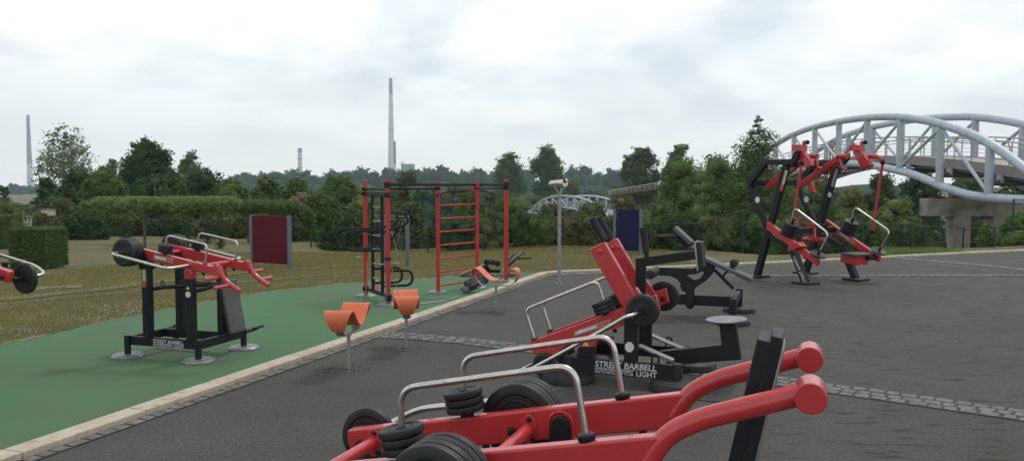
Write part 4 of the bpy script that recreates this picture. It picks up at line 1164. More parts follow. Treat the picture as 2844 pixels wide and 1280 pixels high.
# small cone behind the ladder
c = G(1048, 813)
cn = empty('marker_cone', 'small pink and white marker standing on the green court behind the black ladder', 'marker', c)
m = MB(); m.lathe((0, 0, 0), (0, 0, 1), [(.052, .0), (.050, .01), (.03, .17), (.002, .175)], 18); m.build('cone_body', pm('pink_plastic', (.52, .22, .20), .5), cn)
m = MB(); m.lathe((0, 0, .17), (0, 0, 1), [(.026, 0), (.022, .03), (.018, .06), (.002, .065)], 16); m.build('cone_tip', SHED, cn)


# ================================================= curved perches
def perch(label, h1, h2, i):
    a = Vector(G(h1[0], h1[1], .578)); b = Vector(G(h2[0], h2[1], .578)); c = (a + b) / 2; d = (b - a); yaw = atan2(d.y, d.x)
    root = empty('curved_perch', label, 'perch', (c.x, c.y, 0), yaw, 'curved orange perches on steel posts')
    prof = [(-.275, .395), (-.300, .43), (-.318, .475), (-.320, .52), (-.304, .556), (-.278, .574), (-.252, .576), (-.225, .565), (-.19, .535), (-.14, .485), (-.09, .445), (-.045, .422), (0, .414)]
    prof = prof + [(-x, z) for x, z in prof[-2::-1]]; wd = [.115, .145, .18, .215, .24, .255, .26] + [.26] * 6; wd = wd + wd[-2::-1]
    m = MB(); n = len(prof)
    for side in (0, 1):
        for k, ((x, z), w) in enumerate(zip(prof, wd)):
            q0 = prof[max(0, k - 1)]; q1 = prof[min(n - 1, k + 1)]; t = Vector((q1[0] - q0[0], q1[1] - q0[1])).normalized(); off = .005 * (1 if side else -1)
            for s_ in (-1, 1): m.v.append((x - t.y * off, s_ * w / 2, z + t.x * off))
    for k in range(n - 1):
        a_ = 2 * k; b_ = 2 * n + 2 * k
        m.f += [(a_, a_ + 1, a_ + 3, a_ + 2), (b_, b_ + 2, b_ + 3, b_ + 1), (a_, a_ + 2, b_ + 2, b_), (a_ + 1, b_ + 1, b_ + 3, a_ + 3)]
    m.f += [(0, 2 * n, 2 * n + 1, 1), (2 * n - 2, 2 * n - 1, 4 * n - 1, 4 * n - 2)]
    m.build('seat_sheet', ORG, root, 0, 50)
    m = MB(); pr = [(-.285, .44), (-.265, .40), (-.20, .345), (-.17, .338), (.17, .338), (.20, .345), (.265, .40), (.285, .44)]
    for p, q in zip(pr, pr[1:]): m.beam((p[0], 0, p[1]), (q[0], 0, q[1]), .075, .008)
    m.build('bracket', GALV, root)
    m = MB(); m.lathe((0, 0, 0), (0, 0, 1), [(.0165, 0), (.0165, .336)], 18); m.lathe((0, 0, .315), (0, 0, 1), [(.03, 0), (.03, .02)], 18); m.build('pole', GALV, root)
    m = MB()
    for s_ in (-1, 1):
        for y in (-.02, .02): bolt(m, (s_ * .312, y, .445), (s_, 0, -.4), .006, .005)
    m.build('bolt', GALV, root)
    # torn rubber granules round the pole foot
    cm = MB()
    for k in range(70):
        t = rg.uniform(0, 2 * pi); r_ = rg.gauss(.20, .05) if k % 3 else rg.uniform(.03, .2); s_ = rg.uniform(.002, .007)
        cm.box((c.x + r_ * cos(t), c.y + r_ * sin(t), .003), (s_ * 2, s_, s_ * .7), rg.uniform(0, 3))
    return cm


for cm in (perch('orange curved perch standing nearest the two lever machine, turned at an angle', (945, 862), (988, 842), 0),
           perch('orange curved perch facing the viewer end on, right in front of the red rack', (1130, 823), (1125.5, 804), 1),
           perch('salmon curved perch seen side on as a wave, in front of the small black bench', (1323, 742.5), (1432, 745), 2)):
    tag(cm.build('rubber_crumbs', CRUMB), kind='stuff', label='dark rubber crumbs torn up around the perch pole')

# ================================================= telescope
V_ = Z(1480, 480, 8.279); tg = G(1553, 788); Yt = tg[1]
tel = empty('public_telescope', 'grey steel public telescope on a tall round pole at the edge of the asphalt', 'telescope', tg)
w3 = lambda q, Y: Vector(D(*q, Y)) - Vector(tg)
top = w3(V_(622, 480), Yt)
m = MB(); m.lathe((0, 0, 0), (0, 0, 1), [(.060, 0), (.060, .006), (.031, .008), (.031, top.z - .04), (.034, top.z - .038), (.034, top.z - .03), (.031, top.z - .028), (.031, top.z), (.005, top.z)], 24); m.build('pole', GALV, tel)
f_, b_ = w3(V_(742, 240), Yt - .08), w3(V_(425, 258), Yt + .22); ax = (f_ - b_).normalized(); Lh = (f_ - b_).length
m = MB(); m.lathe(b_, ax, [(.02, -.012), (.055, -.008), (.060, .01), (.066, Lh * .5), (.066, Lh - .004), (.062, Lh), (.01, Lh)], 32); m.build('tube_body', MUL if False else STL, tel)
e = w3(V_(762, 175), Yt - .10)
m = MB(); m.lathe(e - ax * .02, ax, [(.040, 0), (.040, .02), (.034, .026)], 24); m.build('eyepiece_ring', BLK, tel)
m = MB(); m.lathe(e, ax, [(.030, 0), (.030, .02), (.024, .03), (.012, .03), (.011, .022)], 24); m.build('eyepiece', STL, tel)
mdp = (f_ + b_) / 2; sd = ax.cross(Vector((0, 0, 1))).normalized()
m = MB()
for s_ in (-1, 1):
    m.tube([mdp + sd * s_ * .075 + Vector((0, 0, -.0)), mdp + sd * s_ * .078 - Vector((0, 0, .07)), Vector((0, 0, top.z)) + sd * s_ * .03 + Vector((0, 0, .03)), Vector((0, 0, top.z))], .011, 10, .03)
    m.lathe(mdp + sd * s_ * .066, sd * s_, [(.02, 0), (.02, .018), (.012, .022)], 16)
m.build('yoke', GALV, tel)


# ================================================= coloured boards
def board(name, label, xl, xr, yt, ypb, ybl, ybr, mat, panel=True):
    a, b = GT(xl, ybl), GT(xr, ybr); za = D(0, yt, a[1])[2]; zb = D(0, yt + 1.5, b[1])[2]; z0 = D(0, ypb, (a[1] + b[1]) / 2)[2]
    root = empty(name, label, 'board' if panel else 'frame', a)
    d = Vector(b) - Vector(a); yaw = atan2(d.y, d.x); W_ = hypot(d.x, d.y); root.rotation_euler = (0, 0, yaw)
    for x, z_, zz in ((0, za, 0), (W_, zb, b[2] - a[2])):
        MB().beam((x, 0, zz - .05), (x, 0, z_ - a[2]), .072, .066).build('post', GPOST, root, .006)
    if panel:
        m = MB(); h0, h1 = z0 - a[2], za - a[2] - .005
        n = 12
        m.box((W_ / 2, -.01, (h0 + h1) / 2), (W_ - .09, .03, h1 - h0)); m.build('panel', mat, root, .004)
        m = MB(); m.box((W_ / 2, -.012, h0 + .05), (W_ - .095, .036, .02)); m.box((W_ / 2, -.012, h1 - .05), (W_ - .095, .036, .014)); m.build('panel_hem', mat, root, .003)
    else:
        m = MB(); m.beam((0, 0, za - a[2] - .02), (W_, 0, za - a[2] - .02), .015, .015); m.beam((0, 0, za - a[2] - .09), (W_, 0, za - a[2] - .09), .01, .01); m.build('top_rail', GALV, root)
        m = MB(); m.tube([(.1, 0, za - a[2] - .15), (W_ * .55, 0, .25)], .006, 6); m.tube([(W_ * .8, 0, za - a[2] - .15), (W_ * .35, 0, .2)], .006, 6); m.build('tension_wire', GALV, root)
    return root


board('information_board', 'plain dark red board hung between two grey posts on the lawn', 701, 805, 597, 731, 740, 744, MAROON)
board('information_board', 'plain dark blue board between two grey posts at the lawn edge', 1706.5, 1779, 581, 696, 702, 704, NAVY)
board('post_frame', 'empty grey post frame with thin wires on the lawn behind the rack', 1071, 1132, 597, 700, 735, 737, None, False)

# ================================================= backpack
bk = G(1322, 812)
bp = empty('backpack', 'dark grey striped backpack lying on the green court behind the kerb', 'backpack', bk, radians(25))
bp.scale = (.95, 1.1, 1.12)
m = MB()
secs = [(-.16, .02, .10, .10), (-.10, .09, .13, .13), (.0, .14, .13, .15), (.10, .20, .12, .13), (.17, .25, .09, .09)]
for k in range(7):
    t = k / 6; x = -.17 + .34 * t
    pass
m.tube([(-.17, 0, .09), (-.08, 0, .12), (.03, 0, .16), (.12, 0, .20), (.16, 0, .22)], .085, 16, .05, .10); m.build('bag_body', pm('dark_fabric', (.035, .037, .042), .85, 0, .3, 8, .4, 60), bp, 0, 60)
GF = pm('grey_fabric', (.15, .155, .17), .85, 0, .2, 20, .3, 80)
m = MB()
for k, y in enumerate((-.06, -.02, .025, .065)): m.tube([(-.16, y, .17 - abs(y) * .5), (-.05, y * 1.1, .215 - abs(y) * .5), (.08, y * 1.2, .275 - abs(y) * .5), (.16, y, .315 - abs(y))], .008, 8, .05)
m.build('strap', GF, bp)
m = MB(); m.tube([(-.12, -.09, .12), (-.02, -.11, .16), (.06, -.115, .20), (.08, -.12, .14), (-.04, -.11, .08)], .010, 8, .04); m.build('strap', GF, bp)
m = MB(); m.box((-.20, 0, .06), (.12, .15, .08), 0); m.build('front_pocket', GF, bp, .03)

# ================================================= bridges
def lerp_tab(t, tab):
    for (a, va), (b, vb) in zip(tab, tab[1:]):
        if a <= t <= b:
            f = (t - a) / (b - a); f2 = f; return va + (vb - va) * f2
    return tab[-1][1] if t > tab[-1][0] else tab[0][1]


HS = 26.0
TOP = [(0, 6.40), (5, 6.30), (10, 5.95), (14.5, 5.22), (19.2, 3.98), (21.8, 2.75), (24, 1.6), (HS, .95)]
BOT = [(0, 3.30), (4, 3.22), (7, 2.97), (10, 2.62), (12.6, 2.25), (13.9, 1.90), (16.7, 1.30), (18.8, 1.08), (21.8, 1.02), (24, .98), (HS, .95)]


def smooth_tab(tab, s):
    s = abs(s); return sum(lerp_tab(min(HS, max(0, abs(s + k))), tab) for k in (-1.4, -.7, 0, .7, 1.4)) / 5


def bridge(name, label, org, yaw, zoff, seg=14, pit=4.7, far_side=4.6):
    """lens-shaped tube truss footbridge; local x runs along it, y across, x=0 at the crown"""
    root = empty(name, label, 'footbridge', (org[0], org[1], zoff), yaw)
    dz = lambda s: 3.75 - .0028 * s * s
    for y in (0, far_side):
        for tab, r in ((TOP, .235), (BOT, .235)):
            pts = [(s, y, smooth_tab(tab, s)) for s in np.linspace(-HS, HS, 53)]
            MB().tube(pts, r, seg).build('truss_tube', BRIDGE, root)
        idx = [-.70 + pit * k for k in range(-4, 5)]
        for i, s in enumerate(idx):
            if abs(s) > HS - 4: continue
            m = MB(); m.tube([(s, y, smooth_tab(BOT, s)), (s, y, smooth_tab(TOP, s))], .215, seg); m.build('truss_post', BRIDGE, root)
        for i, (s, s1) in enumerate(zip(idx, idx[1:])):
            if max(abs(s), abs(s1)) > HS - 1: continue
            lo = -17 < s < -3
            a = (s if lo else s1); b = (s1 if lo else s)
            a = (a, y, smooth_tab(TOP, a) - .2); b = (b, y, smooth_tab(BOT, b) + .2)
            m = MB(); m.tube([a, b], .095, 10); m.build('truss_brace', BRIDGE, root)
    # deck
    xs_ = np.linspace(-HS - 6, HS + 4, 41); m = MB()
    for s0, s1 in zip(xs_, xs_[1:]):
        m.beam((s0, far_side / 2, dz(s0) - .10), (s1, far_side / 2, dz(s1) - .10), far_side - 1.3, .18)
    m.build('deck', DECK, root)
    for y in (.62, far_side - .62):
        m = MB()
        for s0, s1 in zip(xs_, xs_[1:]): m.beam((s0, y, dz(s0) - .22), (s1, y, dz(s1) - .22), .10, .52)
        m.build('deck_edge', DECK, root)
        m = MB()
        for s0, s1 in zip(xs_, xs_[1:]): m.beam((s0, y * .8 + far_side * .1, dz(s0) - .58), (s1, y * .8 + far_side * .1, dz(s1) - .58), .35, .16)
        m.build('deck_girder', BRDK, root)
    for s in [-.70 + pit * k for k in range(-4, 5)]:
        if abs(s) > HS - 4: continue
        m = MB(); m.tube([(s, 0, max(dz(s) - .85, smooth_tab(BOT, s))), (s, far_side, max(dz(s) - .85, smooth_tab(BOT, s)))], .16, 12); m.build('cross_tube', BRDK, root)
        m = MB()
        for y in (.55, far_side - .55): m = MB(); m.prism([(s - .22, dz(s) - .85), (s + .22, dz(s) - .85), (s + .22, dz(s) - .50), (s, dz(s) - .40), (s - .22, dz(s) - .55)], y - .06, y + .06); m.build('deck_bracket', BRIDGE, root)
    for y, sy in ((.70, -1), (far_side - .70, 1)):
        m = MB(); m.tube([(s, y + sy * .12, dz(s) + 1.22) for s in xs_], .042, 8); m.tube([(s, y, dz(s) + .98) for s in xs_], .03, 8)
        for h in (.72, .50, .28): m.tube([(s, y, dz(s) + h) for s in xs_], .008, 5)
        m.build('handrail', RAIL, root)
        for s in np.arange(-HS - 4, HS + 2, 1.67):
            m = MB(); m.beam((s, y, dz(s) - .30), (s, y, dz(s) + .92), .04, .085, (0, 1, 0)); m.beam((s, y, dz(s) + .92), (s, y + sy * .12, dz(s) + 1.20), .04, .05, (1, 0, 0)); m.build('rail_post', RAIL, root)
    return root


# local x runs towards the rear of the scene: crown at Y = 60, near truss in the plane X = 24
br1 = bridge('tube_truss_footbridge', 'large pale blue arched tube footbridge behind the tall machine', (24.0, 60.0), radians(90), 0)
br1.rotation_euler = (0, 0, radians(90)); br1.scale = (1, -1, 1)
A0, B0 = Vector((3.8, 175, 0)), Vector((16.8, 133, 0)); md = (A0 + B0) / 2; dd_ = A0 - B0; ya = atan2(dd_.y, dd_.x)
br2 = bridge('tube_truss_footbridge', 'small distant pale arched footbridge half hidden by bushes behind the telescope', (md.x, md.y), ya, -4.9)
br2.scale = (dd_.length / 52, -1, .72)
# ramp with railing beyond
rp_ = empty('bridge_ramp', 'pale railed bridge ramp rising through the bushes towards the brown green tree', 'ramp', (D(1690, 541, 118)[0], 118, D(0, 541, 118)[2]))
p0 = Vector((0, 0, 0)); p1 = Vector(D(1850, 518, 88)) - rp_.location
m = MB(); m.beam(p0, p1, 2.0, .4, (0, 0, 1)); m = MB(); m.beam(p0 + Vector((0, 1, -.12)), p1 + Vector((0, 1, -.12)), 1.0, .05, (1, 0, 0)); m.build('ramp_deck', DECK, rp_)
m = MB(); up = Vector((0, 0, .55)); m.tube([p0 + up, p1 + up], .05, 8); m.tube([p0 + up * .5, p1 + up * .5], .03, 6)
m.build('handrail', RAIL, rp_)
for k in range(14):
    q = p0 + (p1 - p0) * k / 13; MB().beam(q - Vector((0, 0, .1)), q + up, .06, .06).build('rail_post', RAIL, rp_)

# pier
pr_ = empty('bridge_pier', 'stained concrete bridge pier with a broad cap beam under the large arched footbridge', 'pier', (23.2, 44.95, 0))
m = MB(); m.box((5.2, .42, .47), (10.4, .85, .98)); m.build('cap_beam', CONC, pr_, .03)
for x in (1.6, 3.85, 8.1):
    m = MB(); m.box((x + .42, .42, -3.0), (.98, .80, 6.0)); m.build('pier_column', CONC, pr_, .02)
m = MB(); m.box((.85, .42, .985), (.75, .6, .05)); m.box((.85, .42, 1.03), (.55, .45, .05)); m.build('bearing', BLK, pr_, .01)
m = MB(); m.box((5.2, .42, 1.0), (.7, .6, .08)); m.build('bearing', BLK, pr_, .01)

# ================================================= people on the bridge
def person(label, px, Y_, ht, top, low, zb, lean=0, rz=0):
    X = (px - CX) / FPX * Y_
    root = empty('person', label, 'person', (X, Y_, zb), rz)
    s = ht / 1.75
    J = dict(pel=((0, 0, .95), .13), bel=((0, -.01, 1.08), .125), che=((0, -.02, 1.30), .15), nec=((0, -.01, 1.46), .058), hd0=((0, -.01, 1.55), .075), hd1=((0, -.01, 1.66), .085), hd2=((0, 0, 1.72), .05))
    for sx_, n_ in ((-1, 'l'), (1, 'r')):
        J[n_ + 'sh'] = ((sx_ * .17, -.01, 1.40), .062); J[n_ + 'el'] = ((sx_ * .25, .0, 1.14), .045); J[n_ + 'wr'] = ((sx_ * .17, -.20, 1.02), .032); J[n_ + 'ha'] = ((sx_ * .14, -.28, 1.03), .038)
        J[n_ + 'hi'] = ((sx_ * .09, 0, .90), .10); J[n_ + 'kn'] = ((sx_ * .10, -.02, .50), .062); J[n_ + 'an'] = ((sx_ * .11, .01, .09), .045); J[n_ + 'to'] = ((sx_ * .12, -.15, .04), .035)
    ks = list(J); ed = [('pel', 'bel'), ('bel', 'che'), ('che', 'nec'), ('nec', 'hd0'), ('hd0', 'hd1'), ('hd1', 'hd2')]
    for n_ in 'lr': ed += [('che', n_ + 'sh'), (n_ + 'sh', n_ + 'el'), (n_ + 'el', n_ + 'wr'), (n_ + 'wr', n_ + 'ha'), ('pel', n_ + 'hi'), (n_ + 'hi', n_ + 'kn'), (n_ + 'kn', n_ + 'an'), (n_ + 'an', n_ + 'to')]

    def skin(name, keys, grow, mat, up):
        kk = [k for k in ks if k in keys]; me = bpy.data.meshes.new(name)
        me.from_pydata([Vector(J[k][0]) * s for k in kk], [(kk.index(a), kk.index(b)) for a, b in ed if a in keys and b in keys], [])
        o = bpy.data.objects.new(name, me); COL.objects.link(o); o.parent = root
        md_ = o.modifiers.new('skin', 'SKIN'); md_.use_smooth_shade = True
        for i, k in enumerate(kk):
            r_ = (J[k][1] + grow) * s; me.skin_vertices[0].data[i].radius = (r_, r_ * (.75 if k in ('che', 'bel', 'pel') else 1)); me.skin_vertices[0].data[i].use_root = (i == 0)
        sb_ = o.modifiers.new('subsurf', 'SUBSURF'); sb_.levels = 1; sb_.render_levels = 2
        me.materials.append(mat); return o
    skin('body', set(ks), 0, SKIN, 0)
    skin('shirt', {'bel', 'che', 'lsh', 'rsh', 'lel', 'rel', 'pel'}, .016, top, 0)
    skin('trousers', {'pel', 'lhi', 'rhi', 'lkn', 'rkn', 'lan', 'ran'}, .014, low, 0)
    MB().ball((0, .012 * s, 1.675 * s), .098 * s, 14).build('hair', BARK, root)
    return root


dzf = lambda Y: 3.75 - .0028 * (Y - 60) ** 2
person('person in brown clothes leaning on the rail of the large footbridge', 2306, 66.5, 1.75, CLOTH, CLOTH, dzf(66.5), 0, radians(-10))
person('person in darker clothes standing behind a pillar of the large footbridge', 2322, 65.0, 1.95, CLOTH2, CLOTH, dzf(65), 0, radians(15))


# ================================================= fences
def fence(label, pts, hs, rail=True, wires=7, group=None, mat=FWIRE, stay=True):
    root = empty('wire_fence', label, 'fence', pts[0], 0); O2 = Vector(pts[0]); tops = []
    for p, h in zip(pts, hs):
        q = Vector(p) - O2; MB().lathe(q - Vector((0, 0, .3)), (0, 0, 1), [(.026, 0), (.026, h + .3), (.01, h + .31)], 10).build('fence_post', mat, root); tops.append((q, h))
    m = MB()
    for (a, ha), (b, hb) in zip(tops, tops[1:]):
        if rail: m.tube([a + Vector((0, 0, ha - .03)), b + Vector((0, 0, hb - .03))], .013, 6)
    if rail: m.build('fence_rail', mat, root)
    m = MB()
    for (a, ha), (b, hb) in zip(tops, tops[1:]):
        n = max(2, int((b - a).length / .16)); up = Vector((0, 0, 1))
        for k in range(n + 1):
            t0 = k / n
            for sg in (1, -1):
                t1 = t0 + sg * min(ha, hb) / (b - a).length
                t1c = max(0, min(1, t1)); fr = (t1c - t0) / (t1 - t0) if t1 != t0 else 1
                if abs(t1c - t0) < 1e-4: continue
                p = a + (b - a) * t0; q = a + (b - a) * t1c + up * ha * fr
                m.tube([p, q], .0022, 3)
    m.build('wire_mesh', mat, root)
    return root


def fpt(x, y, dY=0):
    p = GT(x, y); return p


fence('low chain link fence with dark posts at the lawn edge behind the rack', [fpt(760, 681), fpt(864, 683), fpt(922, 686), fpt(983, 690), fpt(1048, 694), fpt(1120, 697), fpt(1188, 699), fpt(1262, 698), fpt(1342, 694)], [.42, .40, .38, .38, .40, .40, .42, .42, .42], False)
Yf = 21.3
fence('dark green wire fence in front of the brambles beside the blue board', [(D(x, 690, Yf)[0], Yf, -.1) for x in (1811, 1874, 1937, 2061)], [.82, .82, .82, 1.15])
fl_ = [(x, Y, D(x, 690, Y)[0], t) for x, Y, t in ((2360, 20.4, 618), (2395, 20.6, 618), (2533, 21.3, 617), (2570, 21.7, 626), (2613, 21.9, 622), (2674.5, 22.2, 629), (2760, 22.8, 628), (2844, 23.3, 626))]
fence('green wire fence with a gate frame beneath the large footbridge', [(X, Y, gz(X, Y) - .02) for x, Y, X, t in fl_], [D(0, t, Y)[2] - gz(X, Y) for x, Y, X, t in fl_])
fence('tall wire fence above the ivy beside the bridge pier', [(D(x, 600, 24)[0], 24, -.3) for x in (2814, 2900, 3000)], [1.60, 1.6, 1.6])


# ================================================= vegetation
NR = np.random.RandomState(11)


def leaf_mesh(name, P, sz, tint, mat, parent, flat=0.0, core=None):
    """P n x 3 leaf positions; one small folded rhombus per leaf"""
    n = len(P)
    a = NR.normal(size=(n, 3)); a[:, 2] *= .6; a /= np.linalg.norm(a, axis=1)[:, None]
    b = NR.normal(size=(n, 3)); b[:, 2] += flat; b -= a * (a * b).sum(1)[:, None]; b /= np.linalg.norm(b, axis=1)[:, None]
    s = (sz * NR.uniform(.6, 1.35, n))[:, None]
    V = np.empty((n, 4, 3)); V[:, 0] = P - a * s; V[:, 1] = P + b * s * .55; V[:, 2] = P + a * s; V[:, 3] = P - b * s * .55
    V[:, 1, 2] -= s[:, 0] * .2; V[:, 3, 2] -= s[:, 0] * .2
    V = V.reshape(-1, 3); nf = n
    me = bpy.data.meshes.new(name)
    cv, cf = ([], []) if core is None else core
    nv = len(V) + len(cv)
    allv = np.concatenate([V, np.array(cv).reshape(-1, 3)]) if cv else V
    me.vertices.add(nv); me.vertices.foreach_set('co', allv.astype(np.float32).ravel())
    loops = np.arange(4 * n)
    if cf:
        cl = np.array(cf) + 4 * n; loops = np.concatenate([loops, cl.ravel()]); nf = n + len(cf)
    me.loops.add(len(loops)); me.loops.foreach_set('vertex_index', loops.astype(np.int32))
    me.polygons.add(nf); me.polygons.foreach_set('loop_start', (np.arange(nf) * 4).astype(np.int32)); me.polygons.foreach_set('loop_total', np.full(nf, 4, np.int32))
    me.update(calc_edges=True); me.validate()
    at = me.attributes.new('tint', 'FLOAT', 'FACE'); tt_ = np.concatenate([tint, NR.uniform(0, .75, nf - n)]) if nf > n else tint
    at.data.foreach_set('value', tt_.astype(np.float32))
    me.materials.append(mat); o = bpy.data.objects.new(name, me); COL.objects.link(o); o.parent = parent
    return o


def core_of(blobs, k=.72):
    v, f = [], []
    for (c, r) in blobs:
        base = len(v); nu, nv_ = 15, 10
        for j in range(nv_ + 1):
            t = pi * j / nv_
            for i in range(nu):
                p = 2 * pi * i / nu; q = k * NR.uniform(.80, 1.14)
                v.append((c[0] + r[0] * q * sin(t) * cos(p), c[1] + r[1] * q * sin(t) * sin(p), c[2] + r[2] * q * cos(t)))
        for j in range(nv_):
            for i in range(nu): f.append((base + j * nu + i, base + j * nu + (i + 1) % nu, base + (j + 1) * nu + (i + 1) % nu, base + (j + 1) * nu + i))
    return v, f


def leaves_for(blobs, n, clump=.22, per=26, shell=.35):
    """leaf positions gathered in clumps near the surface of each ellipsoid"""
    vol = np.array([r[0] * r[2] + r[0] * r[1] for c, r in blobs]); vol = vol / vol.sum(); P = []; T_ = []
    for (c, r), w in zip(blobs, vol):
        m = max(3, int(n * w / per)); d = NR.normal(size=(m, 3)); d /= np.linalg.norm(d, axis=1)[:, None]
        rad = 1 - shell * NR.rand(m) ** 1.3
        cc = np.array(c) + d * rad[:, None] * np.array(r)
        ct = np.clip(NR.normal(.45, .25, m), 0, 1)
        k = NR.randint(int(per * .5), int(per * 1.5) + 1, m)
        idx = np.repeat(np.arange(m), k); sp = clump * min(r) * NR.uniform(.6, 1.4, m)
        P.append(cc[idx] + NR.normal(size=(len(idx), 3)) * sp[idx][:, None] * np.array([1, 1, .7])); T_.append(np.clip(ct[idx] + NR.normal(0, .16, len(idx)), 0, 1))
    return np.concatenate(P), np.concatenate(T_)


def spread(n, w, d, z0, z1, form='round'):
    """sub-crowns of one plant, local coordinates"""
    out = []; h = z1 - z0
    if form in ('mound', 'block') or (form == 'round' and n > 12): n = int(n * 1.7)
    for k in range(n):
        t = (k + .5) / n; tt_ = min(1, max(0, t + NR.uniform(-.03, .03))); z = z0 + h * (.08 + tt_ * .84)
        if form == 'round': wd = sqrt(max(.12, 1 - (1.75 * tt_ - .72) ** 2))
        elif form == 'mound': wd = sqrt(max(.30, 1 - (tt_ * .90) ** 3.0)) * 1.08
        elif form == 'cone': wd = max(.12, 1.08 - tt_ * .98) * NR.uniform(.75, 1.25)
        elif form == 'column': wd = .95 if tt_ < .7 else .95 - (tt_ - .7) * 2.0
        elif form == 'top': wd = max(.3, .55 + .6 * tt_ - 1.1 * max(0, tt_ - .7))
        else: wd = 1.0
        a = NR.uniform(0, 2 * pi) + k * 2.4; rad = (w / 2) * wd * (NR.uniform(.30, .50) if form in ('mound', 'block', 'round') and n > 12 else NR.uniform(.48, .66)); rr = (w / 2) * wd * 1.06 - rad
        rr *= NR.uniform(.7, 1.0)
        out.append(((cos(a) * rr, sin(a) * rr * d / w, z), (rad, rad * max(.5, d / w), min(rad * .9, h * .34))))
    if form in ('round', 'mound', 'block'): out.append(((0, 0, z0 + h * .42), (w * .36, d * .36, h * .42)))
    return out


def plant(name, label, cat, px0, px1, ytop, Y, kind, n=4000, leaf=None, form='round', nb=9, ybase=None, trunk=True, core=.7, bark=BARK, clump=.24, per=26, group=None, shell=.35, dep=.8, tr=None, zb=None, cov=1.0):
    """a tree or shrub standing at distance Y whose crown spans the measured width and height"""
    X = ((px0 + px1) / 2 - CX) / FPX * Y; w = (px1 - px0) / FPX * Y; g = gz(X, Y) if zb is None else zb
    zt_ = D(0, ytop, Y)[2] - g; z0 = (D(0, ybase, Y)[2] - g) if ybase else .0
    root = empty(name, label, cat, (X, Y, g), 0, group)
    bl = spread(nb, w, w * dep, max(0, z0), zt_ - w * .06, form)
    top = bl[-1]
    if form != 'cone': bl.append(((top[0][0] * .3, 0, zt_ - w * .16), (w * .22, w * .2, w * .16)))
    leaf = leaf or max(.05, Y * .0021)
    leaf *= .80; P, T_ = leaves_for(bl, int(n * 1.9 * cov), clump, per, shell)
    ok = P[:, 2] > -.05; P, T_ = P[ok], T_[ok]
    leaf_mesh('crown' if trunk else 'foliage', P, leaf, T_, LF[kind], root, 0, core_of(bl, core * .86) if core else None)
    if trunk:
        m = MB(); r = max(.06, w * .022); th_ = z0 + (zt_ - z0) * .55
        m.tube([(0, 0, -.3), (w * .01, 0, z0 * .5), (-w * .01, 0, th_ * .7), (0, 0, th_)], r * 1.3, 9, 0, r * .5)
        rr = random.Random(len(label))
        for c, rad in bl[:: max(1, len(bl) // 7)]:
            s_ = Vector((0, 0, min(c[2] * .8, th_ * rr.uniform(.5, .95)))); e_ = Vector(c) + Vector((0, 0, rad[2] * .3)); md2 = (s_ + e_) / 2 - Vector((0, 0, rad[2] * .15))
            m.tube([s_, md2, e_], r * .45, 6, 0, r * .12)
        m.build('trunk', bark, root)
    return root


# --- left side
plant('tree', 'tall airy pale green tree with see-through crown at the left before the far left chimney', 'tree', 88, 268, 340, 60, 'pale', 4000, .115, 'round', 26, 575, True, 0, PALET, .26, 22, None, .55, .8)
plant('tree', 'large dark green tree with a dense crown, the tallest behind the flat clipped trees', 'tree', 325, 500, 380, 52, 'dark', 15000, .10, 'round', 24, 560, True, .7, BARK, .22, 26, None, .5, .8)
plant('tree', 'greyish rounded tree rising just right of the large dark green tree', 'tree', 493, 572, 418, 68, 'pale', 5500, .12, 'mound', 14, 560, True, .5, BARK, .26, 20)
plant('tree', 'thin pale young tree between the airy tree and the large dark green tree', 'tree', 288, 335, 442, 62, 'pale', 1100, .11, 'top', 8, 540, True, 0, BARK, .4, 12)
for a in (('shrub', 'dark round bush at the extreme left edge below the far chimney', -30, 40, 512, 75, 'dark', 3500),
          ('tree', 'dark oval bush in front of the airy pale tree', 88, 180, 494, 56, 'dark', 5500),
          ('tree', 'dense dark tree just right of the airy pale tree', 150, 290, 466, 50, 'dark', 9000),
          ('tree', 'dark green tree filling the gap left of the large dark green tree', 215, 365, 462, 47, 'mid', 10000),
          ('tree', 'broad dark tree right of the greyish rounded tree', 480, 665, 470, 46, 'dark', 12000),
          ('tree', 'low dark spreading tree sloping down to the far hazy wood', 560, 715, 500, 44, 'mid', 9000),
          ('tree', 'mid dark tree below the large dark green tree', 350, 560, 480, 45, 'dark', 12000)):
    plant(a[0], a[1], 'tree' if a[0] == 'tree' else 'shrub', a[2], a[3], a[4], a[5], a[6], a[7], None, 'mound', 15, None, a[0] == 'tree', .8)
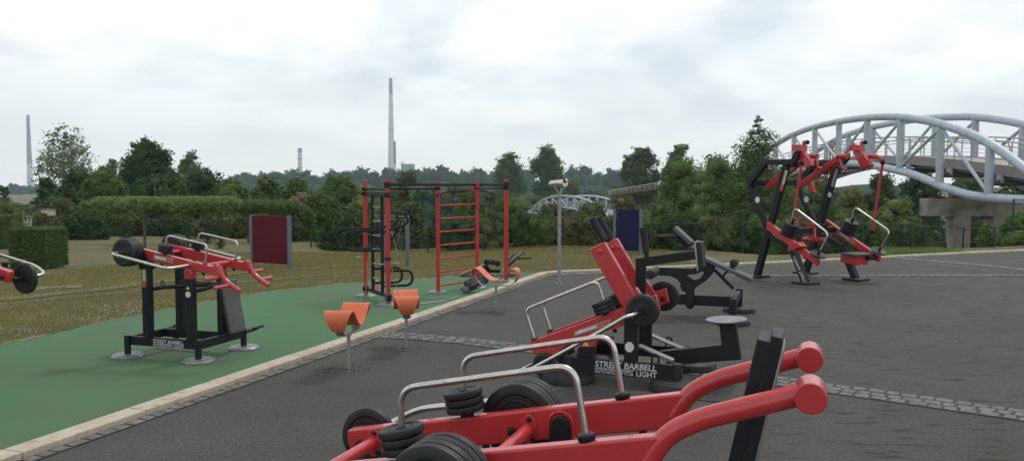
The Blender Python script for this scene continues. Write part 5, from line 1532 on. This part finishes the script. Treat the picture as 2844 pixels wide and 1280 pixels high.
for i, (a, b, t, Y, k, lb) in enumerate(((-60, 120, 570, 36, 'olive', 'olive green bush mass at the left edge behind the pale panelled shed'),
                                         (-60, 120, 550, 70, 'olive', 'olive bush rising in front of the far left plain'),
                                         (300, 400, 540, 48, 'mid', 'green bush under the thin pale young tree'),
                                         (90, 230, 548, 40, 'olive', 'olive bush below the airy pale tree'),
                                         (190, 330, 556, 42, 'mid', 'green bush left of the first clipped tree'),
                                         (80, 180, 594, 33, 'olive', 'olive bush hiding the foot of the cream hut'),
                                         (150, 300, 590, 36, 'dark', 'dark low bush behind the clipped hedge block'),
                                         (290, 430, 590, 42, 'olive', 'dark thicket behind the first clipped trees'),
                                         (410, 560, 595, 42, 'dark', 'dark thicket behind the middle clipped trees'),
                                         (540, 690, 592, 38, 'olive', 'olive thicket behind the right clipped trees'),
                                         (640, 770, 590, 38, 'olive', 'olive thicket behind the red board'),
                                         (740, 880, 560, 34, 'mid', 'green shrub right of the red board'),
                                         (690, 800, 490, 50, 'fresh', 'light green pointed shrubs beyond the clipped trees'),
                                         (770, 880, 496, 48, 'mid', 'green shrub behind the pink blossoming bush'),
                                         (860, 1010, 486, 44, 'mid', 'tall green shrub left of the red rack'),
                                         (830, 960, 530, 36, 'mid', 'rounded green shrub at the left of the black dip bars'),
                                         (930, 1080, 545, 34, 'fresh', 'lighter green shrub behind the small black ladder'),
                                         (880, 1030, 590, 29, 'dark', 'dark low shrub behind the black dip bars'),
                                         (990, 1130, 600, 29, 'olive', 'olive low shrub behind the empty post frame'),
                                         (1075, 1190, 478, 40, 'olive', 'tall brownish green bush behind the rack beam'),
                                         (1090, 1200, 560, 31, 'olive', 'olive bush between the rack posts'),
                                         (1180, 1262, 600, 28, 'dark', 'dark bush behind the wall bars'),
                                         (1240, 1370, 526, 32, 'mid', 'broad green bush right of the wall bars'),
                                         (1330, 1490, 548, 33, 'mid', 'broad green bush below the twin poplars'),
                                         (1300, 1420, 590, 27, 'dark', 'dark bramble behind the right rack post'),
                                         (1460, 1600, 566, 30, 'olive', 'olive bush behind the telescope pole'),
                                         (1570, 1720, 560, 31, 'olive', 'olive bush hiding the foot of the small bridge'),
                                         (1655, 1800, 542, 36, 'brown', 'rust tinged bush right of the small bridge'),
                                         (1760, 1920, 560, 31, 'mid', 'green bush behind the blue board'))):
    plant('shrub', lb, 'shrub', a, b, t, Y, k, 11000, None, 'mound', 14, None, False, .78, BARK, .22, 24, None, .3, .7)
plant('shrub', 'pink blossoming bush beyond the clipped trees', 'shrub', 798, 868, 534, 45, 'pink', 1700, .10, 'round', 7, 575, False, .55)
BEY = ['beyond the clipped trees', 'over the red board', 'left of the short stack', 'under the short stack', 'right of the short stack', 'left of the red rack', 'left of the tall chimney', 'under the tall chimney', 'below the plant building', 'behind the chin bar', 'behind the wall bars', 'left of the poplars', 'between the poplars', 'right of the telescope', 'beside the small bridge', 'behind the small bridge', 'behind the blue board', 'behind the brownish tree', 'behind the big green bush']
for i in range(19):
    x = 640 + i * 92; Y = 118 + (i * 53 % 50)
    if 1390 < x < 1700: Y = 190 + i
    plant('shrub', 'green tree between the bushes and the far wood, ' + BEY[i], 'tree', x - 75, x + 75, [505, 512, 500, 516, 508][i % 5] if not 1390 < x < 1700 else 528, Y, ['mid', 'dark', 'olive', 'mid', 'fresh'][i % 5], 3800, .26, 'mound', 11, None, False, .85, BARK, .22, 22, 'trees between the court and the far wood', .3, .6)
# clipped hedge blocks


def hedge(label, x0, x1, y0, yb, depth, kind='dark', n=16000, leaf=.022, Y=None):
    b = GT((x0 + x1) / 2, yb) if Y is None else ((((x0 + x1) / 2) - CX) / FPX * Y, Y, gz((((x0 + x1) / 2) - CX) / FPX * Y, Y))
    W_ = (x1 - x0) / FPX * b[1]; H_ = D(0, y0, b[1])[2] - b[2]
    root = empty('clipped_hedge', label, 'hedge', (b[0], b[1] + depth / 2, b[2]), radians(0))
    P = NR.rand(n, 3); f = NR.randint(0, 5, n)
    P[f == 0, 1] = 0; P[f == 1, 1] = 1; P[f == 2, 0] = 0; P[f == 3, 0] = 1; P[f == 4, 2] = 1
    P = (P - [.5, .5, 0]) * [W_, depth, H_] + NR.normal(0, .014, (n, 3))
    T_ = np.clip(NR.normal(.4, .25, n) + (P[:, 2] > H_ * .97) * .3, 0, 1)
    hw, hd = W_ / 2 - .03, depth / 2 - .03
    cv = [(x, y, z) for z in (0, H_ - .03) for x, y in ((-hw, -hd), (hw, -hd), (hw, hd), (-hw, hd))]; cf = [(4, 5, 6, 7), (0, 1, 5, 4), (1, 2, 6, 5), (2, 3, 7, 6), (3, 0, 4, 7)]
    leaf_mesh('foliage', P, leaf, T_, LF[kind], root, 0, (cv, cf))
    return root


hedge('clipped box-shaped hedge block on the lawn at the left', 28, 131, 637, 745, .78, 'mid', 24000)
hedge('taller clipped hedge cut by the left photo border', -60, 13, 600, 690, 1.0, 'olive', 9000, .03)

# flat clipped trees on stems
fx = [(353, 'first flat clipped tree from the left in the row behind the left machine'), (402, 'second flat clipped tree in the row, above the big black plates'), (465, 'third flat clipped tree in the row, its stem wrapped in dark shoots'),
      (522, 'fourth flat clipped tree in the row, with a dark stem'), (577, 'fifth flat clipped tree in the row, bushy at the foot'), (612, 'sixth flat clipped tree in the row, left of the red board'), (690, 'seventh flat clipped tree in the row, its crown partly behind the red board'), (770, 'last flat clipped tree at the right end of the row')]
for i, (x, lb) in enumerate(fx):
    yb = 688 if i % 2 else 676
    if i > 5: yb = 672
    g = GT(x, yb); Y = g[1]; k = Y / FPX
    root = empty('flat_clipped_tree', lb, 'tree', g, 0, 'flat clipped trees on stems')
    z0, z1 = D(0, 594, Y)[2] - g[2], D(0, 551 if i < 6 else 560, Y)[2] - g[2]
    w = (92 if i < 6 else 100) * k
    if i in (0, 3): ww = w * 1.25
    else: ww = w
    bl = []
    for j in range(6):
        xx = (j - 2.5) / 5 * (ww * .82) + (-w * .3 if i == 0 else 0); ed_ = (.62, .85, 1.0, 1.0, .85, .62)[j]; bl.append(((xx, NR.uniform(-.1, .1), z1 - (z1 - z0) * .5 * ed_ + NR.uniform(-.02, .02)), (ww * .17, w * .34, (z1 - z0) * .52 * ed_)))
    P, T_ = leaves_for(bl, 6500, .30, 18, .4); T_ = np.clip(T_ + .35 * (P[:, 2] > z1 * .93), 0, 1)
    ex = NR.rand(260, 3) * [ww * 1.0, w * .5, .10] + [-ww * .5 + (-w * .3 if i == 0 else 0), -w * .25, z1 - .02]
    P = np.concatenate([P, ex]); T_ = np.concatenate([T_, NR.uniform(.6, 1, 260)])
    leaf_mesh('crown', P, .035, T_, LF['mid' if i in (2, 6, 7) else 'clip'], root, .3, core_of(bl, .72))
    m = MB(); m.tube([(0, 0, -.1), (.02, 0, z0 * .5), (0, 0, (z0 + z1) / 2)], .055, 9, 0, .035)
    for s_ in (-1, 1): m.tube([(0, 0, z0 * .82), (s_ * ww * .2, 0, z0 * 1.02), (s_ * ww * .38, 0, (z0 + z1) / 2)], .018, 6, 0, .008)
    m.build('trunk', BARK, root)
    if i in (0, 2, 3, 4, 5):
        sb_ = [((NR.uniform(-.03, .03), 0, h_), (.09, .09, .16)) for h_ in np.linspace(.12, z0 * .62, 4)]
        P, T_ = leaves_for(sb_, 900, .9, 14, .8); leaf_mesh('trunk_shoots', P, .03, T_ * .6, LF['dark'], root)

# staked young tree and small things on the left
g = GT(70, 742)
st = empty('staked_tree', 'slim young tree with three wooden stakes in front of the clipped hedge block', 'tree', g)
k = g[1] / FPX
hT = D(0, 575, g[1])[2] - g[2]
m = MB(); m.tube([(0, 0, 0), (-.004, 0, hT * .6), (.01, 0, hT * .95)], .018, 9, 0, .008); m.build('trunk', PALET, st)
bl = [((NR.uniform(-.16, .16), NR.uniform(-.1, .1), hT * t), (.17, .15, .12)) for t in (.72, .8, .88, .95)]
P, T_ = leaves_for(bl, 420, .5, 10, .8); leaf_mesh('crown', P, .028, T_, LF['olive'], st)
hs = D(0, 692, g[1])[2] - g[2]
for x, y in ((-.10, 0), (.11, -.05), (.03, .12)):
    MB().tube([(x * 1.35, y * 1.35, 0), (x, y, hs)], .021, 8).build('stake', STAKE, st)
m = MB(); m.tube([(-.11, 0, hs - .02), (.12, -.05, hs - .01)], .012, 6); m.tube([(-.10, 0, hs - .02), (.03, .12, hs - .02), (.11, -.05, hs - .02)], .010, 6); m.build('cross_bar', STAKE, st)
sh = empty('shed', 'pale panelled shed behind the hedges at the left edge', 'shed', (D(42, 640, 29)[0], 29, gz(D(42, 640, 29)[0], 29)))
zt_ = D(0, 604, 29)[2] - sh.location.z
m = MB(); m.box((0, 0, zt_ / 2), (.76, .8, zt_)); m.build('wall', SHED, sh, .01); m = MB(); m.box((0, 0, zt_ + .015), (.82, .9, .04)); m.build('roof', GALV, sh)
cs = empty('garden_hut', 'small cream walled hut under the bushes at the left', 'hut', (D(134, 600, 35)[0], 35, gz(-20, 35)))
zt_ = D(0, 583, 35)[2] - cs.location.z
m = MB(); m.box((0, 0, zt_ / 2), (.36, .5, zt_)); m.build('wall', CREAM, cs, .01); m = MB(); m.box((0, 0, zt_ + .01), (.42, .55, .03)); m.build('roof', MUL, cs)
g = GT(33, 760)
bn = empty('low_bench', 'low dark slatted bench on the lawn beside the staked young tree', 'bench', g)
m = MB()
for k in range(3): m.box((-.02, -.06 + k * .06, .21), (.34, .045, .02))
m.build('seat', BLK, bn, .003)
for s_ in (-1, 1): MB().box((s_ * .13, 0, .10), (.03, .16, .2)).build('leg', BLK, bn)

# --- middle and right trees
plant('poplar', 'left of the two upright poplars behind the rack', 'tree', 1366, 1462, 418, 200, 'mid', 5600, .34, 'column', 24, 560, True, .55, BARK, .28, 18, None, .55, .8)
plant('poplar', 'right and denser of the two upright poplars above the telescope', 'tree', 1470, 1574, 403, 205, 'mid', 9000, .34, 'column', 26, 560, True, .6, BARK, .25, 20, None, .5, .8)
plant('shrub', 'small light green tree behind the telescope barrel', 'tree', 1562, 1618, 494, 196, 'fresh', 2200, .30, 'round', 8, 560, False, .6)
plant('tree', 'brownish green pointed tree left of the big green bush', 'tree', 1722, 1836, 402, 135, 'olive', 12000, .24, 'mound', 22, 560, True, .62, BARK, .22, 22, None, .45, .8)
plant('tree', 'brownish round tree top rising behind the big green bush', 'tree', 1842, 1936, 400, 130, 'olive', 8000, .24, 'mound', 16, 560, True, .7)
plant('tree', 'big fresh green bushy tree left of the tall machine', 'tree', 1790, 1990, 436, 38, 'fresh', 16000, None, 'mound', 20, None, True, .8, BARK, .22, 26, None, .4)
plant('tree', 'bright green bushy tree right next to the slender spired tree', 'tree', 1890, 2090, 428, 36, 'fresh', 15000, None, 'mound', 20, None, True, .8, BARK, .24, 24, None, .45)
plant('tree', 'slender dark tree with a ragged spire left of the arched bridge', 'tree', 1985, 2220, 286, 34, 'mid', 13000, .062, 'cone', 44, 600, True, 0, BARK, .30, 18, None, .6, .8)
plant('tree', 'broad green bush joining the two big green bushy trees', 'tree', 1840, 2080, 462, 41, 'fresh', 18000, None, 'block', 22, None, True, .78, BARK, .22, 26, None, .4)
for a, b, t, Y, k_, lb in ((1985, 2120, 500, 33, 'mid', 'green bush at the foot of the spired tree'), (2060, 2200, 540, 30, 'dark', 'dark bush behind the bent frames of the tall machine'), (2160, 2330, 560, 37, 'dark', 'dark bush below the bridge behind the tall machine'),
                           (2200, 2345, 495, 52, 'mid', 'green tree under the bridge arch'), (2300, 2440, 520, 45, 'yell', 'yellow green willow bush under the bridge arch'), (2400, 2575, 545, 42, 'yell', 'yellow green bush left of the bridge pier'),
                           (2370, 2520, 480, 66, 'olive', 'olive tree beyond the bridge deck'), (2480, 2640, 470, 72, 'dark', 'dark tree below the bridge deck'), (2600, 2780, 475, 74, 'olive', 'olive tree seen through the bridge railing'), (2740, 2900, 470, 70, 'mid', 'green tree beyond the bridge at the right border'),
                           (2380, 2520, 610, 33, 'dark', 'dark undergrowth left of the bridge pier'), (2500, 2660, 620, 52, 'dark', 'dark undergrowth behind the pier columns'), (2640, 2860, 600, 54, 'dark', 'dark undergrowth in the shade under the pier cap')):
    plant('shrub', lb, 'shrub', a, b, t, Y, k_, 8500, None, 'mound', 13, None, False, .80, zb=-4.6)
for a, b, t, Y, lb in ((2655, 2735, 436, 96, 'small tree top showing above the bridge railing'), (2520, 2570, 440, 96, 'dark tree tip above the bridge deck'), (2740, 2790, 432, 96, 'thin tree top above the bridge deck at the right'), (2790, 2850, 438, 96, 'low tree top above the bridge deck at the right border')):
    plant('shrub', lb, 'shrub', a, b, t, Y, 'mid', 1700, .14, 'cone', 9, 520, False, .3)
# bramble thickets behind the lawn edge, one plant after another
x = 1225; i = 0
words = ['at the foot of the wall bars', 'left of the telescope pole', 'right behind the telescope pole', 'left of the red uprights', 'behind the black grips', 'just left of the blue board', 'behind the blue board', 'behind the fence right of the blue board', 'behind the head pad of the bench', 'behind the long bench board', 'left of the tall machine', 'behind the rear foot of the tall machine', 'behind the front leg of the tall machine', 'under the bridge left of the green fence', 'behind the green wire fence', 'behind the fence gate frame', 'left of the pier column']
for lb in words:
    wd = 92; yb = lerp_tab(x, [(1200, 700), (1350, 692), (1520, 684), (1650, 687), (1830, 697), (2060, 698), (2400, 700)])
    Yb = max(GT(x + 30, yb)[1] + .9, 21.5) if x < 1950 else (22.3 if x < 2200 else 23.3)
    plant('bramble', 'dense olive bramble thicket ' + lb, 'shrub', x - 18, x + wd + 18, (598 if x < 2200 else 612) + [0, 8, -6, 4, 10, -2][i % 6], Yb, ['dark', 'olive', 'dark', 'mid', 'brown', 'olive', 'dark', 'mid'][i % 8], 8500, .034, 'block', 14, None, False, .86, BARK, .22, 20, None, .3, .6)
    if i % 2 == 0:
        pass
    x += 78; i += 1
for a, b, t, yb, lb, kd, Yv in ((2715, 2765, 618, 697, 'small ivy covered shrub in front of the pier opening', 'ivy', 25.5), (2770, 2900, 590, 694, 'ivy clad bank at the right border', 'ivy', 25.0), (2790, 2900, 640, 693, 'bright green leafy bush at the right border', 'ivy', 23.8), (2560, 2640, 640, 698, 'sparse green weeds left of the pier columns', 'olive', 27)):
    plant('shrub', lb, 'shrub', a, b, t, Yv, kd, 5200, .045, 'mound', 10, None, False, .78)
# weed fringe on the far side of the kerb at the right
pts = []
for k in range(2400):
    t = NR.rand(); x = 2450 + t * 230; p = G(x, lerp_tab(x, [(2160, 724), (2340, 716), (2481, 708.5), (2673, 699), (2844, 691.5)]) - 1.2)
    pts.append((p[0], p[1] + NR.rand() * 1.3, NR.rand() ** 1.5 * .11 * (1.2 - t)))
tag(leaf_mesh('ground_cover', np.array(pts), .028, NR.rand(len(pts)), LF['ivy'], None), kind='stuff', label='low green weeds along the pale kerb')

# far hazy wood: each crown a tree
prof = [(650, 486), (690, 478), (735, 476), (775, 474), (815, 470), (845, 474), (878, 486), (925, 468), (958, 472), (1008, 464), (1035, 476), (1085, 464), (1115, 468), (1150, 466), (1190, 466), (1225, 460), (1255, 472), (1290, 470), (1330, 464), (1370, 474), (1420, 470), (1465, 470), (1590, 458), (1625, 456), (1660, 478), (1700, 468), (1735, 460), (1860, 470)]
spots = ['left end of the hazy wood', 'hazy wood left of the short stack', 'beside the short stack', 'before the short stack', 'right under the short stack', 'just right of the short stack', 'small gap tree right of the short stack', 'round crown left of the rack post', 'crown in line with the red rack post', 'large dome left of the tall chimney', 'dip in the wood line', 'under the tall chimney', 'at the foot of the brown stack', 'before the plant building', 'right of the plant building', 'highest dome right of the plant building', 'low crown right of the highest dome',
         'crown above the rack beam', 'broad crown above the wall bars', 'crown left of the poplars', 'crown between the poplars', 'crown behind the denser poplar', 'tall dome right of the telescope', 'dome right of the telescope', 'low gap crown', 'crown over the small bridge', 'crown left of the brownish tree', 'crown behind the big green bush']
proto = []
for i, ((x, y), sp) in enumerate(zip(prof, spots)):
    Y = 560 + (i * 37 % 90); w = (78 + (i * 29 % 30)); X = (x - CX) / FPX * Y; g = gz(X, Y)
    W_ = w / FPX * Y; zt_ = D(0, y, Y)[2] - g
    if i < 5:
        root = plant('wood_tree', 'far blue green tree, ' + sp, 'tree', x - w / 2, x + w / 2, y, Y, 'far', 3400, 1.05, 'round', 15, None, True, .80, BARK, .22, 18, 'trees of the far hazy wood', .3, .8); proto.append((root, W_, zt_))
    else:
        p, pw, ph = proto[i % 5]; root = copy_tree(p); root['label'] = 'far blue green tree, ' + sp; root.location = (X, Y, g); root.scale = (W_ / pw, W_ / pw, zt_ / ph); root.rotation_euler = (0, 0, i * 1.1)
# continuous dark belt of the same wood
pts = []; tt = []
for k in range(26000):
    x = NR.uniform(560, 2500); Y = NR.uniform(500, 545); pts.append(((x - CX) / FPX * Y, Y, -8.5 + NR.rand() * (HC + 8.5 - .5 + 2.2 * sin(x * .021) + 1.5 * sin(x * .057 + 1))))
cv = []; cf = []
for j in range(60):
    xa = 520 + j * 34; X = (xa - CX) / FPX * 560; cv += [(X, 560, -9), (X, 560, .5 + 2 * sin(j * .7)), (X, 575, -9), (X, 575, .5 + 2 * sin(j * .7))]
for j in range(59): cf += [(4 * j, 4 * j + 4, 4 * j + 5, 4 * j + 1), (4 * j + 1, 4 * j + 5, 4 * j + 7, 4 * j + 3)]
tag(leaf_mesh('far_wood', np.array(pts), 1.0, NR.rand(len(pts)), LF['far'], None, 0, (cv, cf)), kind='stuff', label='far wood undergrowth reading as one hazy blue green band')
# far left plain
for i, (a, b, t, Y, lb) in enumerate(((20, 60, 513, 900, 'pale blue trees at the foot of the far left chimney, left part'), (55, 100, 516, 950, 'pale blue trees at the foot of the far left chimney, right part'), (95, 150, 512, 980, 'pale blue distant trees behind the airy tree'), (-40, 25, 516, 960, 'pale blue distant trees at the left border'))):
    plant('wood_tree', lb, 'tree', a, b, t, Y, 'far', 1800, 1.5, 'block', 9, None, False, .7, group='distant trees on the plain')

# ================================================= chimneys and the plant
def chimney(label, pxb, pxt, yt, Y, wb, wt, bands, base_mat=CHIM, ybr=None):
    Xb = (pxb - CX) / FPX * Y; g = -9; zt_ = D(0, yt, Y)[2]; r0, r1 = wb / 2 / FPX * Y, wt / 2 / FPX * Y
    root = empty('chimney', label, 'chimney', (Xb, Y, g)); H_ = zt_ - g
    cuts = [0] + [b[0] for b in bands] + [1]; mats = [base_mat] + [b[1] for b in bands]
    for k in range(len(mats)):
        a, b = cuts[k], cuts[k + 1]; ra, rb = r0 + (r1 - r0) * a, r0 + (r1 - r0) * b
        pr = [(ra, a * H_), (rb, b * H_)]
        if k == len(mats) - 1: pr += [(rb * 1.05, b * H_ - .8), (rb * 1.05, b * H_), (rb * .8, b * H_ + .1)]
        MB().lathe((0, 0, 0), (0, 0, 1), pr, 28).build('shaft' if k == 0 else 'shaft_band', mats[k], root)
    m = MB()
    for f in (.55, .75, .93): m.lathe((0, 0, H_ * f), (0, 0, 1), [((r0 + (r1 - r0) * f) * 1.02, 0), ((r0 + (r1 - r0) * f) * 1.14, .2), ((r0 + (r1 - r0) * f) * 1.14, 1.0), ((r0 + (r1 - r0) * f) * 1.02, 1.2)], 24)
    m.build('platform', CHIMD, root)
    return root


chimney('very tall pale tapering chimney above the hazy wood in the middle', 1088, 1082, 218, 1450, 21, 9, [(.86, CHIMD)])
chimney('thin brownish stack right beside the very tall chimney', 1097.5, 1096, 393, 1400, 7.5, 6, [(.55, CHIMB)])
chimney('short pale cylindrical stack above the hazy wood', 835, 835, 412, 1300, 12.5, 11.5, [(.90, CHIMD)])
chimney('tall two tone chimney at the far left, dark above and pale below', 86, 80.5, 320, 1500, 16.5, 7.5, [(.36, CHIMD)])
pb_ = empty('power_plant', 'low blue grey plant building with two short flues right of the very tall chimney', 'building', ((1132 - CX) / FPX * 1350, 1350, -9))
k = 1350 / FPX
zt_ = D(0, 458, 1350)[2] + 9
m = MB(); m.box((2 * k, 0, zt_ / 2), (32 * k, 30, zt_)); m.build('wall', BLDG, pb_); m = MB(); m.box((2 * k, 0, zt_ + .5), (34 * k, 31, 1.5)); m.build('roof', CHIMD, pb_)
for dx, t in ((-16, 449), (-10.5, 450)):
    m = MB(); m.lathe((dx * k, 0, 0), (0, 0, 1), [(1.5 * k, 0), (1.3 * k, D(0, t, 1350)[2] + 9)], 14); m.build('flue', CHIMD, pb_)

# ================================================= grass blades and clover
n = 60000; X = NR.uniform(-9, 4, n * 2); Y = NR.uniform(8, 24, n * 2)
def inside_lawn(x, y):
    px, py = prj((x, y, 0))
    if px < -40 or px > 2100: return False
    e = lerp_tab(px, ge) if px < 1497 else lerp_tab(px, [(1497, 755), (1670, 746), (1940, 734), (2160, 724)])
    return py < e - .4
pts = []
for x, y in zip(X, Y):
    if inside_lawn(x, y): pts.append((x, y, gz(x, y)))
pts = np.array(pts); n = len(pts); print('grass blades', n)
h = NR.uniform(.008, .026, n) * (1 + .5 * (NR.rand(n) < .06)); a = NR.rand(n) * 2 * pi; wd = NR.uniform(.003, .006, n); ln = NR.normal(0, .012, (n, 2))
V = np.empty((n, 4, 3)); dx = np.stack([np.cos(a), np.sin(a), 0 * a], 1) * wd[:, None]
base = pts + [0, 0, -.02]; tip = pts.copy(); tip[:, 2] += h; tip[:, :2] += ln
V[:, 0] = base - dx; V[:, 1] = base + dx; V[:, 2] = tip + dx * .3; V[:, 3] = tip - dx * .3
me = bpy.data.meshes.new('grass'); me.vertices.add(4 * n); me.vertices.foreach_set('co', V.astype(np.float32).ravel()); me.loops.add(4 * n); me.loops.foreach_set('vertex_index', np.arange(4 * n, dtype=np.int32))
me.polygons.add(n); me.polygons.foreach_set('loop_start', (np.arange(n) * 4).astype(np.int32)); me.polygons.foreach_set('loop_total', np.full(n, 4, np.int32)); me.update(calc_edges=True)
at = me.attributes.new('tint', 'FLOAT', 'FACE'); at.data.foreach_set('value', NR.rand(n).astype(np.float32)); me.materials.append(LF['grass'])
o = bpy.data.objects.new('grass', me); COL.objects.link(o); tag(o, 'short dry mown grass of the lawn', kind='stuff')
fl = []
for cx_, cy_, s_, k in ((345, 868, 60, 130), (250, 888, 50, 60), (60, 925, 45, 50), (360, 858, 40, 60)):
    for j in range(k):
        p = G(NR.normal(cx_, s_), NR.normal(cy_, 6)); 
        if inside_lawn(p[0], p[1]): fl.append((p[0], p[1], gz(p[0], p[1]) + NR.uniform(.02, .045)))
tag(leaf_mesh('clover_flowers', np.array(fl), .009, NR.rand(len(fl)), LF['flower'], None), kind='stuff', label='white clover flowers in the lawn beside the court')

lt = []
for k in range(150):
    px, py = NR.uniform(500, 2800), 760 + 520 * NR.rand() ** 1.2
    g = G(px, py)
    lt.append((g[0], g[1], .006))
for k in range(160):
    t = NR.rand(); a_, b_ = kout[0], kout[1]; q = (a_[0] + (b_[0] - a_[0]) * t, a_[1] + (b_[1] - a_[1]) * t); lt.append((q[0] + abs(NR.normal(.22, .06)), q[1] - .05, .012))
tag(leaf_mesh('leaf_litter', np.array(lt), .0085, NR.rand(len(lt)), LF['brown'], None), kind='stuff', label='bits of dry leaf litter on the asphalt')

# ================================================= haze, sky, sun
hz = MB(); hz.box((0, 800, 98), (4600, 1900, 236 + 4))
hb = hz.build('haze', bpy.data.materials.new('haze'), None, 0, 180); tag(hb, 'thin pale haze in the air', kind='stuff')
hm = hb.data.materials[0]; hm.use_nodes = True; n = hm.node_tree; n.nodes.clear()
out = n.nodes.new('ShaderNodeOutputMaterial'); pv = n.nodes.new('ShaderNodeVolumePrincipled'); pv.inputs['Density'].default_value = .00030
pv.inputs['Color'].default_value = (.66, .88, 1.0, 1); pv.inputs['Anisotropy'].default_value = .2; n.links.new(pv.outputs[0], out.inputs['Volume'])

SE, SR = radians(56), radians(150)          # sun height, and compass direction of the light
W0 = bpy.data.worlds.new('World'); S.world = W0; W0.use_nodes = True; n = W0.node_tree; n.nodes.clear()
out = n.nodes.new('ShaderNodeOutputWorld'); bg = n.nodes.new('ShaderNodeBackground'); sky = n.nodes.new('ShaderNodeTexSky'); sky.sky_type = 'NISHITA'; sky.sun_disc = False
sky.sun_elevation = SE; sky.sun_rotation = radians(35); sky.air_density = 1.2; sky.dust_density = 3
tc = n.nodes.new('ShaderNodeTexCoord'); sp = n.nodes.new('ShaderNodeSeparateXYZ'); n.links.new(tc.outputs['Generated'], sp.inputs[0])
def mth(op, a, b=None, clamp=False):
    m = n.nodes.new('ShaderNodeMath'); m.operation = op; m.use_clamp = clamp
    for i, v in enumerate((a, b)):
        if v is None: continue
        if isinstance(v, (int, float)): m.inputs[i].default_value = v
        else: n.links.new(v, m.inputs[i])
    return m.outputs[0]
den = mth('ADD', mth('MAXIMUM', sp.outputs[2], 0.0), .30)
cb = n.nodes.new('ShaderNodeCombineXYZ'); n.links.new(mth('DIVIDE', sp.outputs[0], den), cb.inputs[0]); n.links.new(mth('DIVIDE', sp.outputs[1], den), cb.inputs[1])
no = n.nodes.new('ShaderNodeTexNoise'); no.inputs['Scale'].default_value = 1.5; no.inputs['Detail'].default_value = 4; no.inputs['Roughness'].default_value = .52; no.inputs['Distortion'].default_value = .25
n.links.new(cb.outputs[0], no.inputs['Vector'])
no2 = n.nodes.new('ShaderNodeTexNoise'); no2.inputs['Scale'].default_value = 2.6; no2.inputs['Detail'].default_value = 6; no2.inputs['Roughness'].default_value = .55
mp = n.nodes.new('ShaderNodeMapping'); mp.inputs['Location'].default_value = (3.1, 7.7, 0); n.links.new(cb.outputs[0], mp.inputs[0]); n.links.new(mp.outputs[0], no2.inputs['Vector'])
def mr(v, a, b, c=0, d=1):
    m = n.nodes.new('ShaderNodeMapRange'); m.interpolation_type = 'SMOOTHSTEP'
    for i, q in enumerate((a, b, c, d)): m.inputs[i + 1].default_value = q
    n.links.new(v, m.inputs[0]); return m.outputs[0]
def cmix(f, a, b):
    m = n.nodes.new('ShaderNodeMix'); m.data_type = 'RGBA'
    if isinstance(f, float): m.inputs[0].default_value = f
    else: n.links.new(f, m.inputs[0])
    for i, q in ((6, a), (7, b)):
        if isinstance(q, tuple): m.inputs[i].default_value = (*q, 1)
        else: n.links.new(q, m.inputs[i])
    return m.outputs[2]
k = 1 / .10
cl = lambda r, g, b: (r * k, g * k, b * k)
c1 = cmix(mr(no.outputs['Fac'], .38, .60), cl(.90, .96, 1.02), cl(1.42, 1.41, 1.39))
c2 = cmix(mr(no2.outputs['Fac'], .46, .70), c1, cl(1.16, 1.17, 1.18))
c3 = cmix(mr(sp.outputs[2], .0, .16), cl(1.16, 1.17, 1.15), c2)
fin = cmix(.96, sky.outputs[0], c3)
low = mth('MULTIPLY', mr(sp.outputs[2], .30, .55), -.28)
vs = n.nodes.new('ShaderNodeVectorMath'); vs.operation = 'SCALE'; n.links.new(fin, vs.inputs[0]); n.links.new(mth('ADD', low, 1.0), vs.inputs['Scale']); fin = vs.outputs[0]
n.links.new(fin, bg.inputs[0]); bg.inputs[1].default_value = .10; n.links.new(bg.outputs[0], out.inputs[0])

sl = bpy.data.lights.new('sun', 'SUN'); sl.energy = 1.35; sl.angle = radians(10); sl.color = (1, .96, .90)
so = bpy.data.objects.new('sun', sl); COL.objects.link(so)
# light arrives from the right rear, high up
azm = radians(35); dirv = Vector((sin(azm) * cos(SE), cos(azm) * cos(SE), sin(SE)))
so.rotation_euler = dirv.to_track_quat('Z', 'Y').to_euler(); so.location = (0, 0, 30)

S.view_settings.view_transform = 'Standard'; S.view_settings.look = 'None'; S.view_settings.exposure = 0; S.view_settings.gamma = 1
S.render.engine = 'CYCLES'; S.cycles.use_denoising = True
try: S.cycles.denoiser = 'OPENIMAGEDENOISE'
except Exception: pass
S.cycles.max_bounces = 6; S.cycles.diffuse_bounces = 3; S.cycles.glossy_bounces = 3; S.cycles.transmission_bounces = 3; S.cycles.volume_bounces = 0; S.cycles.transparent_max_bounces = 8
S.render.resolution_x = 1024; S.render.resolution_y = 460
